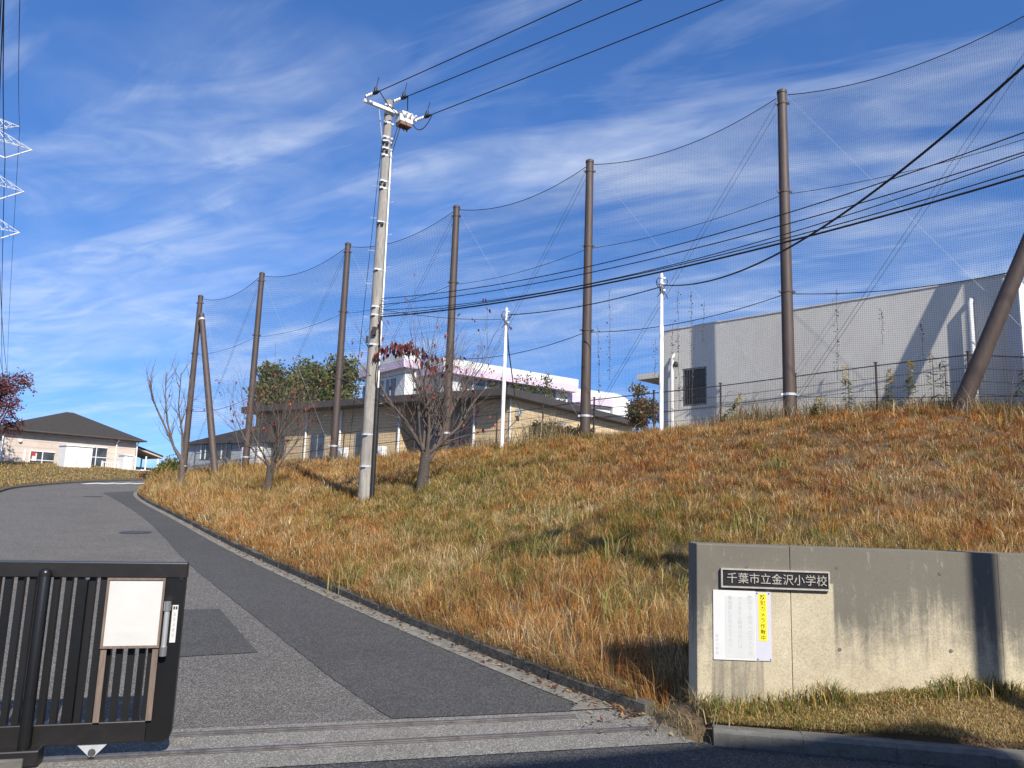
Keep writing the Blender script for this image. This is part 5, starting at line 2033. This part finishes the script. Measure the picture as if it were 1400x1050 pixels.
def leafy_tree(name, base, lobes, n, leaf, cols, label, cat, trunk_r, mat='bark', seed=0, group=None, squash=0.9):
    b = Vector(base)
    root = empty(name, b, label, cat, group)
    mb = MB()
    cx = sum(l[0] for l in lobes) / len(lobes)
    cy = sum(l[1] for l in lobes) / len(lobes)
    top = max(l[2] for l in lobes)
    random.seed(seed)
    st = limb(mb, b - UZ * 0.2, Vector(((cx - b.x) * 0.08, (cy - b.y) * 0.08, 1)).normalized(), trunk_r, (top - b.z) * 0.75, 6, 0.06, 0.05, 8, 0.5)
    mb.build('trunk', mat, root, smooth=True)
    ml = MB()
    for l in lobes:
        q = st[random.randint(2, 4)]
        ml.tube([q[0], (q[0] + Vector(l[:3])) / 2 + rand_perp(UZ) * 0.15, Vector(l[:3])], [q[2] * 0.5, q[2] * 0.3, 0.02], 5)
    ml.build('limbs', mat, root)
    V, cnt, lo, cc = foliage(lobes, n, leaf, cols, squash, seed)
    me = np_mesh('crown', V - np.array(b), cnt, lo, 'leaf', cc)
    o = bpy.data.objects.new('crown', me)
    COL.objects.link(o)
    o.parent = root
    return root


GREENS = [(0.085, 0.115, 0.028), (0.12, 0.14, 0.032), (0.16, 0.165, 0.045), (0.20, 0.175, 0.05), (0.06, 0.08, 0.024)]
# evergreen pair behind the tiled building
for (px, py, r, Y, lab, sd_) in ((395, 530, 34, 55, 'round green evergreen tree behind the tiled building, left of the pair', 31), (446, 528, 42, 54, 'round green evergreen tree behind the tiled building, right of the pair', 32)):
    c = at(px, py, Y)
    R0 = r * Y / 1050
    g_ = random.Random(sd_)
    lobes = [(c.x + g_.uniform(-0.75, 0.75) * R0, c.y + g_.uniform(-0.6, 0.6) * R0, c.z + g_.uniform(-0.85, 0.55) * R0, R0 * g_.uniform(0.38, 0.62)) for _ in range(11)]
    leafy_tree('evergreen_tree', (c.x, c.y, 3.0), lobes, 15000, 0.14, GREENS, lab, 'tree', 0.22, 'bark_dark', sd_, 'evergreen trees behind the tiled building')
# red maple at the left edge
c = at(6, 545, 46)
g_ = random.Random(5)
lobes = [(c.x + g_.uniform(-2.2, 1.0), c.y + g_.uniform(-1, 1), c.z + g_.uniform(-1.6, 1.4), g_.uniform(0.5, 0.95)) for _ in range(13)]
leafy_tree('maple_tree', (c.x - 0.5, c.y, tz(c.x, c.y)), lobes, 7000, 0.085, [(0.16, 0.045, 0.04), (0.11, 0.035, 0.035), (0.20, 0.06, 0.045), (0.13, 0.06, 0.05)], 'russet maple tree beside the house at the left edge', 'tree', 0.16, 'bark_dark', 6)
# bushes at the head of the drive
for (px, py, r, Y, cols, lab, nm) in ((234, 640, 0.85, 47, GREENS, 'dark green rounded bush at the bend of the driveway', 'bush'),
                                      (222, 648, 0.5, 40, [(0.20, 0.17, 0.05), (0.16, 0.16, 0.045)], 'yellow-green weed clump on the bank by the bend', 'weed_clump'),
                                      (202, 651, 0.45, 50, [(0.22, 0.09, 0.06), (0.16, 0.08, 0.05)], 'small russet shrub under the house porch', 'shrub')):
    c = at(px, py, Y)
    g_ = random.Random(px)
    lobes = [(c.x + g_.uniform(-0.9, 0.9) * r, c.y + g_.uniform(-0.6, 0.6) * r, c.z + g_.uniform(-0.6, 0.3) * r, r * g_.uniform(0.4, 0.65)) for _ in range(8)]
    leafy_tree(nm, (c.x, c.y, c.z - r), lobes, 3500, 0.07, cols, lab, 'bush', 0.05, 'bark_dark', px)
# conifers between the tiled building and the hall
cx_labels = ['first', 'second', 'third', 'fourth', 'fifth', 'sixth', 'seventh']
for i, (px, py) in enumerate(((676, 531), (690, 526), (706, 514), (724, 515), (737, 529), (750, 517), (768, 535))):
    t = at(px, py, 45.0 + 0.35 * i)
    b = Vector((t.x, t.y, 3.1))
    lobes = []
    for k in range(9):
        f = k / 8
        rr = 0.55 * (1 - f) ** 0.6 + 0.24
        lobes.append((t.x + random.uniform(-0.1, 0.1), t.y + random.uniform(-0.1, 0.1), b.z + 0.6 + (t.z - b.z - 0.7) * f, rr))
    leafy_tree('conifer', b, lobes, 3200, 0.085, [(0.10, 0.115, 0.03), (0.075, 0.09, 0.025), (0.14, 0.125, 0.035)], '%s from left of the conifers rising over the tiled roof' % cx_labels[i], 'conifer', 0.07, 'bark_dark', 40 + i,
               'conifers in a row behind the tiled building', 1.3)
# autumn shrub tree between tiled and grey building
c = at(884, 545, 29)
g_ = random.Random(8)
lobes = [(c.x + g_.uniform(-0.45, 0.5), c.y + g_.uniform(-0.5, 0.5), c.z + g_.uniform(-0.9, 0.25), g_.uniform(0.25, 0.45)) for _ in range(9)]
leafy_tree('autumn_shrub', (c.x, c.y, tz(c.x, c.y)), lobes, 3500, 0.06, [(0.13, 0.12, 0.035), (0.22, 0.13, 0.045), (0.18, 0.09, 0.05), (0.09, 0.10, 0.03)], 'olive and russet shrub in the gap beside the grey building', 'shrub', 0.05, 'bark_dark', 50)
# dark clipped shrub by the tiled wall, behind the fence
c = at(770, 592, 25.5)
lobes = [(c.x + 0.28 * (k - 3), c.y + 0.1 * (k % 2), c.z + 0.05 - 0.02 * k, 0.26) for k in range(7)]
leafy_tree('clipped_shrub', (c.x, c.y, tz(c.x, c.y)), lobes, 3500, 0.05, [(0.035, 0.045, 0.018), (0.05, 0.055, 0.022)], 'low dark clipped shrub behind the fence by the tiled wall', 'shrub', 0.04, 'bark_dark', 51)

# ------------------------------------------------------------------ grass
def net_side(x, y):
    """distance in plan beyond the net line"""
    a, b = NP[0], NP[-1]
    d = (b - a).normalized()
    return (x - a.x) * d.y - (y - a.y) * d.x


def blades(name, x, y, z, h, w, lean, col, tipcol, seed, mat='grass', label=None, kind='stuff', parent=None, cat=None, lean_dir=None):
    g = np.random.default_rng(seed)
    n = len(x)
    az = g.uniform(0, 2 * np.pi, n)
    fx, fy = np.cos(az), np.sin(az)
    la = g.uniform(0, 2 * np.pi, n) if lean_dir is None else lean_dir
    # light wind drift to the left
    lx, ly = np.cos(la) * lean - 0.03 * h, np.sin(la) * lean
    B = np.stack([x, y, z], 1)
    side = np.stack([fx, fy, np.zeros(n)], 1) * (w / 2)[:, None]
    M1 = B + np.stack([lx * 0.22, ly * 0.22, h * 0.55], 1)
    T = B + np.stack([lx, ly, h * np.clip(1 - 0.35 * (lean / np.maximum(h, 1e-3)) ** 2, 0.45, 1)], 1)
    V = np.stack([B - side, B + side, M1 + side * 0.8, M1 - side * 0.8, T], 1).reshape(-1, 3)
    i0 = np.arange(n) * 5
    lo = np.stack([i0, i0 + 1, i0 + 2, i0 + 3, i0 + 3, i0 + 2, i0 + 4], 1).ravel()
    cnt = np.tile([4, 3], n)
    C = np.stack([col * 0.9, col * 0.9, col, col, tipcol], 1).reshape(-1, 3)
    me = np_mesh(name, V, cnt, lo, mat, C)
    o = bpy.data.objects.new(name, me)
    COL.objects.link(o)
    if parent is not None:
        o.parent = parent
    tag(o, label, cat, None, kind)
    return o


PAL = np.array([(0.55, 0.37, 0.145), (0.50, 0.22, 0.058), (0.28, 0.105, 0.05), (0.115, 0.14, 0.030), (0.32, 0.265, 0.058), (0.72, 0.55, 0.33)])
#               straw             orange             red-brown           green                yellow-green          pale


def mixpick(g, W):
    """pick a palette entry per blade from weight rows W (n,6)"""
    W = np.maximum(W, 0)
    c = np.cumsum(W / W.sum(1)[:, None], 1)
    u = g.random(len(W))[:, None]
    return (u > c).sum(1).clip(0, 5)


g = np.random.default_rng(77)
NC = 5200000
cx_ = g.uniform(-22, 15, NC)
cy_ = g.uniform(5.8, 44, NC)
keep = (cx_ < 0.80 * cy_ + 1.2) & (cx_ > -0.62 * cy_ - 2.0)
cx_, cy_ = cx_[keep], cy_[keep]
sd_, _fy = sdist(cx_, cy_, KR)
ns = net_side(cx_, cy_)
keep = (sd_ > 0.11) & (ns < 2.6) & ((cy_ > wall_y(cx_) + W_TH + 0.06) | (cx_ < 1.42)) & (cy_ > 6.15)
cx_, cy_, sd_, ns = cx_[keep], cy_[keep], sd_[keep], ns[keep]
D = np.hypot(cx_, cy_)
cell = 37 * 38.2 / NC
dens = 3900 * np.minimum(1, (8.5 / D) ** 0.95)          # blades per square metre
dens = dens * np.clip(0.55 + 0.9 * fnoise(cx_, cy_, 1.1, 8), 0.3, 1.4)
# tufts: fewer blades between clumps close by
cl_ = vnoise(cx_, cy_, 5.5, 4)
dens *= np.clip(0.05 + 1.9 * cl_, 0.3, 1.6)
keep = g.random(len(cx_)) < dens * cell
cx_, cy_, sd_, ns, D, cl_ = [a[keep] for a in (cx_, cy_, sd_, ns, D, cl_)]
n = len(cx_)
print('slope blades', n, flush=True)
p1, p2, p3 = fnoise(cx_, cy_, 0.28, 1), fnoise(cx_, cy_, 0.55, 5), fnoise(cx_, cy_, 1.6, 9)
nearkerb = np.exp(-(sd_ / 1.3) ** 2)
goldtop = np.clip((-cx_ - 5.5) / 4, 0, 1) * np.clip((cy_ - 15) / 6, 0, 1)
upright = np.clip((cx_ - 1.0) / 4, 0, 1) * np.clip((cy_ - 10) / 4, 0, 1)
treeg = np.exp(-(((cx_ + 1.6) / 2.6) ** 2 + ((cy_ - 18.2) / 3.0) ** 2)) + 0.7 * np.exp(-(((cx_ + 0.4) / 1.6) ** 2 + ((cy_ - 12.0) / 1.8) ** 2))
green = np.clip((p1 - 0.46) * 4.0, 0, 1.2) * (1 - 0.75 * nearkerb) + 1.5 * treeg + 0.35 * np.clip((p3 - 0.58) * 6, 0, 1)
green *= (1 - 0.6 * upright)
W = np.stack([0.85 + 0.9 * goldtop + 0.3 * nearkerb, 0.42 + 1.2 * nearkerb * (p2 > 0.4) + 0.75 * upright + 1.0 * np.clip((p2 - 0.52) * 5, 0, 1), 0.12 + 0.55 * upright + 1.0 * np.clip((p3 - 0.55) * 4, 0, 1),
              0.05 + 0.85 * green, 0.18 + 0.9 * green, 0.28 + 0.25 * nearkerb + 0.9 * np.clip((0.45 - p2) * 5, 0, 1) * (1 - 0.5 * upright)], 1)
# tussocks: blades fan out from jittered centres and share a tint
CS = 0.27
ci_, cj_ = np.floor(cx_ / CS).astype(int), np.floor(cy_ / CS).astype(int)
hx_, hy_, hc_ = _lat[(ci_ * 7 + cj_ * 3) % 256, (cj_ * 5 + 11) % 256], _lat[(ci_ * 3 + 91) % 256, (cj_ * 7 + ci_) % 256], _lat[(ci_ * 5 + cj_) % 256, (cj_ * 3 + ci_ * 11 + 47) % 256]
vx_, vy_ = cx_ - (ci_ + 0.2 + 0.6 * hx_) * CS, cy_ - (cj_ + 0.2 + 0.6 * hy_) * CS
vr_ = np.hypot(vx_, vy_) / CS
fan = np.arctan2(vy_, vx_) + g.normal(0, 0.7, n)
u_ = np.where(g.random(n) < 0.45, (hc_ + 0.05 * g.normal(size=n)) % 1.0, g.random(n))
Wc = np.cumsum(np.maximum(W, 0) / np.maximum(W, 0).sum(1)[:, None], 1)
pick_ = (u_[:, None] > Wc).sum(1).clip(0, 5)
col = PAL[pick_] * (g.uniform(0.42, 1.25, n) * (0.72 + 0.56 * hy_))[:, None]
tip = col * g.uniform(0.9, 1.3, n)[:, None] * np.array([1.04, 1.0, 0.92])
h = (0.13 + 0.16 * p3 + 0.16 * cl_) * g.uniform(0.5, 1.35, n)
h *= (1.30 - 0.75 * np.clip(vr_, 0, 0.75)) * (0.75 + 0.5 * hx_)
h *= 0.56 + 0.22 * nearkerb * (D < 15) + 0.9 * goldtop * g.random(n) - 0.14 * upright
h *= np.where(g.random(n) < 0.05, 1.5, 1.0)
crest = np.clip((ns + 1.2) / 1.0, 0, 1)
h *= 1 + 0.5 * crest * g.random(n)
h *= np.clip(sd_ / 0.35, 0.45, 1)
w = np.maximum(0.0042, 0.00046 * D) * g.uniform(0.6, 1.35, n)
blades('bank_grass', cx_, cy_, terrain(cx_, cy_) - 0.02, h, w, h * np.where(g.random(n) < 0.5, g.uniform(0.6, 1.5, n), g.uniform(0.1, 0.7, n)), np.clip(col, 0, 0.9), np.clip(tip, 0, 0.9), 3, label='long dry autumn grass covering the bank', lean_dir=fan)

# broad green tufts scattered over the bank (pampas-like leaves)
g = np.random.default_rng(15)
tufts = [(-2.3, 11.6), (-1.2, 10.6), (0.1, 9.9), (0.5, 11.3), (1.6, 10.6), (-0.6, 12.8), (2.6, 12.4), (3.4, 11.0), (4.8, 13.9), (1.2, 8.4), (-1.7, 13.8), (2.2, 9.2), (5.6, 12.0),
         (3.9, 9.0), (0.9, 13.4)]
X, Yq, Hh, Cc = [], [], [], []
for (tx, ty) in tufts:
    k = g.integers(28, 60)
    X.append(tx + g.normal(0, 0.16, k))
    Yq.append(ty + g.normal(0, 0.16, k))
    Hh.append(g.uniform(0.25, 0.62, k))
    Cc.append(np.array([(0.13, 0.16, 0.035), (0.20, 0.20, 0.05), (0.34, 0.30, 0.12)])[g.integers(0, 3, k)] * g.uniform(0.8, 1.2, k)[:, None])
X, Yq, Hh, Cc = np.concatenate(X), np.concatenate(Yq), np.concatenate(Hh), np.concatenate(Cc)
blades('green_tufts', X, Yq, terrain(X, Yq) - 0.02, Hh, np.full(len(X), 0.012) * g.uniform(0.7, 1.4, len(X)), Hh * g.uniform(0.25, 1.0, len(X)), Cc, Cc * 1.25, 16, label='greener broad grass tufts scattered in the bank')

# pale seed stalks catching the light along the foot of the bank
g = np.random.default_rng(25)
k = 2000
t = g.random(k)
s_ = g.uniform(0, 1, k)
kx = np.interp(s_ * 20, np.linspace(0, 26, 80), resample(KRs, 80)[:, 0] * 1.0)
kk = resample(KRs[KRs[:, 1] < 27], 400)
ii = g.integers(0, 400, k)
X = kk[ii, 0] + 0.825 * (0.25 + 2.3 * g.random(k) ** 1.6)
Yq = kk[ii, 1] + 0.565 * (0.25 + 2.3 * g.random(k) ** 1.6)
ok = (Yq > 6.4) & ((Yq > wall_y(X) + W_TH + 0.1) | (X < 1.35))
X, Yq = X[ok], Yq[ok]
k = len(X)
Hh = g.uniform(0.16, 0.42, k)
Cc = np.array([(0.66, 0.52, 0.32), (0.56, 0.35, 0.16), (0.50, 0.24, 0.10)])[g.integers(0, 3, k)] * g.uniform(0.8, 1.15, k)[:, None]
blades('seed_stalks', X, Yq, terrain(X, Yq) - 0.02, Hh, np.maximum(0.004, 0.0004 * Yq) * g.uniform(0.7, 1.4, k), Hh * g.uniform(0.3, 1.3, k), Cc, Cc, 26, label='pale dry seed stalks along the foot of the bank')

# blades that fall forward over the kerb
g = np.random.default_rng(28)
k = 9500
kk = resample(KRs[KRs[:, 1] < 34], 900)
ii = (g.random(k) ** 1.3 * 899).astype(int)
o_k = g.uniform(0.03, 0.22, k)
X = kk[ii, 0] + 0.825 * o_k
Yq = kk[ii, 1] + 0.565 * o_k
pn = vnoise(X, Yq, 1.7, 12)
ok = (pn > 0.30) & (X < 1.2)
X, Yq, pn = X[ok], Yq[ok], pn[ok]
k = len(X)
Hh = g.uniform(0.08, 0.24, k) * (0.6 + 0.8 * pn)
Cc = PAL[g.choice(6, k, p=[0.27, 0.27, 0.14, 0.06, 0.10, 0.16])] * g.uniform(0.45, 1.1, k)[:, None]
blades('kerb_overhang_grass', X, Yq, ramp_z(Yq) + 0.085, Hh, np.maximum(0.0045, 0.00045 * Yq) * g.uniform(0.7, 1.4, k), Hh * g.uniform(0.5, 1.5, k), Cc, Cc, 29,
       label='dry grass falling over the kerb', lean_dir=np.arctan2(-0.565, -0.825) + g.normal(0, 0.7, k))

# tall dry weeds along the fence
g = np.random.default_rng(35)
k = 13000
u = g.random(k)
seg = np.array([[p.x, p.y] for p in NP])
line = resample(seg, 400)
dens_l = 0.12 + 0.88 * np.exp(-((np.linspace(0, 1, 400)) / 0.30) ** 2)
ii = g.choice(400, k, p=dens_l / dens_l.sum())
X = line[ii, 0] + g.normal(0.15, 0.38, k)
Yq = line[ii, 1] + g.normal(0.25, 0.38, k)
pn = vnoise(X, Yq, 0.9, 3)
Hh = (0.20 + 1.05 * pn ** 1.7) * g.uniform(0.45, 1.15, k)
Cc = np.array([(0.40, 0.30, 0.16), (0.22, 0.16, 0.08), (0.14, 0.14, 0.045), (0.30, 0.17, 0.08), (0.55, 0.45, 0.28)])[g.integers(0, 5, k)] * g.uniform(0.7, 1.2, k)[:, None]
blades('fence_weeds', X, Yq, terrain(X, Yq) - 0.02, Hh, 0.013 * g.uniform(0.6, 1.4, k), Hh * g.uniform(0.1, 0.9, k), Cc, Cc * 1.15, 36, label='tall dry weeds along the mesh fence')

# short dry turf and green fringe in front of the entrance wall
g = np.random.default_rng(45)
k = 60000
X = g.uniform(1.52, 7.5, k)
f = g.random(k)
Yq = street_kerb_y(X) + 0.14 + f * (wall_y(X) - 0.02 - street_kerb_y(X) - 0.14)
pn = fnoise(X, Yq, 3.0, 6)
W = np.stack([1.0 + 0 * pn, 0.35 * pn, 0.2 * pn, 0.5 * np.clip((pn - 0.45) * 5, 0, 1) + 0.35 * (X < 2.6), 0.3 + 0.4 * (X < 2.6), 0.5 + 0 * pn], 1)
col = PAL[mixpick(g, W)] * g.uniform(0.6, 1.1, k)[:, None] * np.array([0.92, 0.95, 0.9])
h = g.uniform(0.012, 0.05, k) * (0.6 + pn)
blades('verge_turf', X, Yq, terrain(X, Yq) - 0.004, h, 0.0045 * g.uniform(0.6, 1.3, k), h * g.uniform(0.3, 1.6, k), col, col * 1.15, 46, label='short dry turf below the entrance wall')
k = 3400
X = g.uniform(1.53, 7.5, k)
Yq = wall_y(X) - 0.015 - np.abs(g.normal(0, 0.075, k)) * np.where(X < 2.3, 2.2, 1.0)
pn = vnoise(X, 0 * X, 3.2, 7)
h = (0.05 + 0.17 * pn ** 1.3) * g.uniform(0.45, 1.3, k)
W = np.stack([0.35 + 0 * pn, 0.1 + 0 * pn, 0.05 + 0 * pn, 1.3 + 0 * pn, 0.8 + 0 * pn, 0.2 + 0 * pn], 1)
col = PAL[mixpick(g, W)] * g.uniform(0.65, 1.1, k)[:, None]
blades('wall_fringe', X, Yq, terrain(X, Yq) - 0.01, h, 0.0075 * g.uniform(0.6, 1.3, k), h * g.uniform(0.2, 1.1, k), col, col * 1.1, 47, label='green grass fringe along the wall foot')
# ragged tuft at the wall's free end
k = 500
X = g.normal(1.42, 0.10, k)
Yq = g.normal(6.12, 0.16, k)
h = g.uniform(0.05, 0.22, k)
col = np.array([(0.30, 0.22, 0.12), (0.45, 0.34, 0.18), (0.16, 0.15, 0.06)])[g.integers(0, 3, k)] * g.uniform(0.6, 1.1, k)[:, None]
blades('wall_end_grass', X, Yq, np.maximum(terrain(X, Yq), 0.0) - 0.005, h, 0.006 * g.uniform(0.6, 1.3, k), h * g.uniform(0.3, 1.3, k), col, col, 48, label='ragged dry grass at the free end of the wall')

# lawn left of the driveway
g = np.random.default_rng(55)
k = 60000
X = g.uniform(-42, -19, k)
Yq = g.uniform(28, 56, k)
sl_, _ = sdist(X, Yq, KL)
ok = (sl_ < -0.2) & (X > -0.78 * Yq - 2)
X, Yq = X[ok], Yq[ok]
k = len(X)
pn = fnoise(X, Yq, 0.5, 2)
W = np.stack([1.0 + 0 * pn, 0.35 * pn, 0.2 * pn, 0.7 * pn, 0.7 + 0 * pn, 0.25 + 0 * pn], 1)
col = PAL[mixpick(g, W)] * g.uniform(0.6, 0.95, k)[:, None]
h = g.uniform(0.05, 0.16, k)
blades('lawn_grass', X, Yq, terrain(X, Yq) - 0.01, h, 0.03 * g.uniform(0.6, 1.3, k), h * g.uniform(0.2, 1.0, k), col, col * 1.1, 56, label='short olive lawn left of the driveway')

# leaf litter and grit along the kerb
g = np.random.default_rng(65)
k = 900
kk = resample(KRs[KRs[:, 1] < 22], 500)
ii = (g.random(k) ** 1.8 * 499).astype(int)
off = np.abs(g.normal(0, 0.10, k)) + 0.01
X = kk[ii, 0] - 0.825 * off
Yq = kk[ii, 1] - 0.565 * off
ap = g.random(k) < 0.10
X = np.where(ap, g.uniform(0.6, 1.5, k), X)
Yq = np.where(ap, 6.0 + g.uniform(-0.15, 0.35, k), Yq)
Z = ramp_z(Yq) + 0.016 + g.uniform(0, 0.012, k)
a = g.uniform(0, 6.28, k)
s = g.uniform(0.008, 0.03, k)
d1 = np.stack([np.cos(a), np.sin(a), g.normal(0, 0.35, k)], 1) * s[:, None]
d2 = np.stack([-np.sin(a), np.cos(a), g.normal(0, 0.35, k)], 1) * (s * 0.55)[:, None]
P = np.stack([X, Yq, Z], 1)
V = np.stack([P - d1, P - d2, P + d1, P + d2], 1).reshape(-1, 3)
cc = np.array([(0.20, 0.09, 0.045), (0.30, 0.20, 0.10), (0.14, 0.04, 0.03), (0.40, 0.30, 0.17), (0.08, 0.06, 0.04)])[g.integers(0, 5, k)]
me = np_mesh('leaf_litter', V, np.full(k, 4), np.arange(4 * k), 'leaf', np.repeat(cc, 4, 0))
o = bpy.data.objects.new('leaf_litter', me)
COL.objects.link(o)
tag(o, 'brown leaf litter gathered along the gutter', None, None, 'stuff')


# ------------------------------------------------------------------ single weeds and climbing vines at the fence
def goldenrod(px, py_top, Y, label, bend=0.25, lush=True, seed=0):
    random.seed(seed)
    t = at(px, py_top, Y)
    b = Vector((t.x + random.uniform(-0.15, 0.15), t.y, tz(t.x, t.y) - 0.05))
    root = empty('goldenrod', b, label, 'weed', 'tall flowering weeds at the fence')
    H = t.z - b.z
    mb = MB()
    pts = [b, b + UZ * H * 0.5 + Vector((bend * 0.2, 0, 0)), b + UZ * H * 0.85 + Vector((bend * 0.6, 0, 0)), t + Vector((bend, 0, -0.05 if bend < 0.3 else -0.2))]
    mb.tube(pts, [0.010, 0.008, 0.006, 0.003], 5)
    mb.build('stem', 'bark', root)
    g = np.random.default_rng(seed)
    n = 70 if lush else 34
    f = g.uniform(0.25, 1.0, n)
    P = np.array([np.array(pts[0]) + (np.array(pts[3]) - np.array(pts[0])) * q for q in f])
    az = g.uniform(0, 6.28, n)
    ln = np.where(f > 0.72, 0.10, 0.16) * g.uniform(0.6, 1.2, n)
    d = np.stack([np.cos(az), np.sin(az), g.normal(0.1, 0.4, n)], 1)
    s = np.stack([-np.sin(az), np.cos(az), np.zeros(n)], 1)
    V = np.stack([P, P + d * (ln * 0.5)[:, None] + s * 0.022, P + d * ln[:, None] - np.array([0, 0, 0.03]), P + d * (ln * 0.5)[:, None] - s * 0.022], 1).reshape(-1, 3)
    cc = np.where((f > 0.72)[:, None], np.array([0.45, 0.34, 0.07]), np.array([0.16, 0.17, 0.05])) * g.uniform(0.7, 1.25, n)[:, None]
    me = np_mesh('leaves', V - np.array(b), np.full(n, 4), np.arange(4 * n), 'leaf', np.repeat(cc, 4, 0))
    o = bpy.data.objects.new('leaves', me)
    COL.objects.link(o)
    o.parent = root


goldenrod(984, 525, 18.4, 'yellow-green weed arching over left of the tallest net pole', 0.55, True, 1)
goldenrod(1150, 492, 16.8, 'upright yellow weed right of the tallest net pole', 0.05, True, 2)
goldenrod(1215, 500, 16.3, 'yellow weed in the middle before the grey wall', 0.05, True, 3)
goldenrod(1245, 492, 16.2, 'yellow weed before the diagonal shadow on the grey wall', 0.0, True, 4)
goldenrod(1271, 478, 16.0, 'thin dark weed left of the thick leaning strut', 0.02, False, 5)
goldenrod(1285, 490, 16.0, 'shorter thin weed close to the thick leaning strut', 0.02, False, 6)
goldenrod(1378, 468, 14.9, 'bushy green weed leaning right beside the thick strut', 0.45, True, 7)
goldenrod(1115, 540, 17.0, 'short leafy weed right beside the tallest net pole', 0.1, True, 8)


def vine(px, py0, py1, Y, label, seed, wob=6):
    random.seed(seed)
    a, b = at(px, py0, Y), at(px + random.uniform(-4, 4), py1, Y)
    root = empty('dry_vine', a, label, 'vine', 'dry vines climbing in the net')
    n = 12
    pts = [a + (b - a) * k / n + Vector((random.uniform(-1, 1) * 0.02 * wob / 6, -0.02, 0)) for k in range(n + 1)]
    MB().tube(pts, 0.0045, 4).build('stem', 'bark_dark', root)
    g = np.random.default_rng(seed)
    m = max(14, int(abs(py0 - py1) * 0.55))
    f = g.random(m)
    P = np.array(a) + (np.array(b) - np.array(a)) * f[:, None] + g.normal(0, 0.035, (m, 3))
    d1, d2 = g.normal(0, 0.012, (m, 3)), g.normal(0, 0.012, (m, 3))
    V = np.stack([P - d1, P - d2, P + d1, P + d2], 1).reshape(-1, 3)
    cc = np.array([(0.06, 0.05, 0.035), (0.10, 0.08, 0.05), (0.09, 0.05, 0.035)])[g.integers(0, 3, m)]
    me = np_mesh('leaves', V - np.array(a), np.full(m, 4), np.arange(4 * m), 'leaf', np.repeat(cc, 4, 0))
    o = bpy.data.objects.new('leaves', me)
    COL.objects.link(o)
    o.parent = root


for (px, a_, b_, Y, lab) in ((928, 560, 395, 19.0, 'dry vine in the net just right of the white pole, tallest'), (947, 560, 398, 18.9, 'dry vine in the net above the barred window, tall and thin'),
                             (961, 470, 412, 18.8, 'short dry vine in the net over the grey roof corner'), (917, 500, 440, 19.1, 'short dry vine in the net beside the white pole'),
                             (895, 520, 462, 19.3, 'dry vine in the net left of the white pole'), (1145, 520, 395, 17.3, 'dry vine in the net right of the tallest pole'),
                             (1206, 470, 425, 16.9, 'short dry vine in the net before the grey wall top'), (820, 560, 445, 20.2, 'dry vine in the net right beside the middle pole'),
                             (833, 520, 395, 20.1, 'thin dry vine in the net right of the middle pole'), (1262, 500, 440, 16.3, 'short dry vine in the net left of the thick strut')):
    vine(px, a_, b_, Y, lab, px)
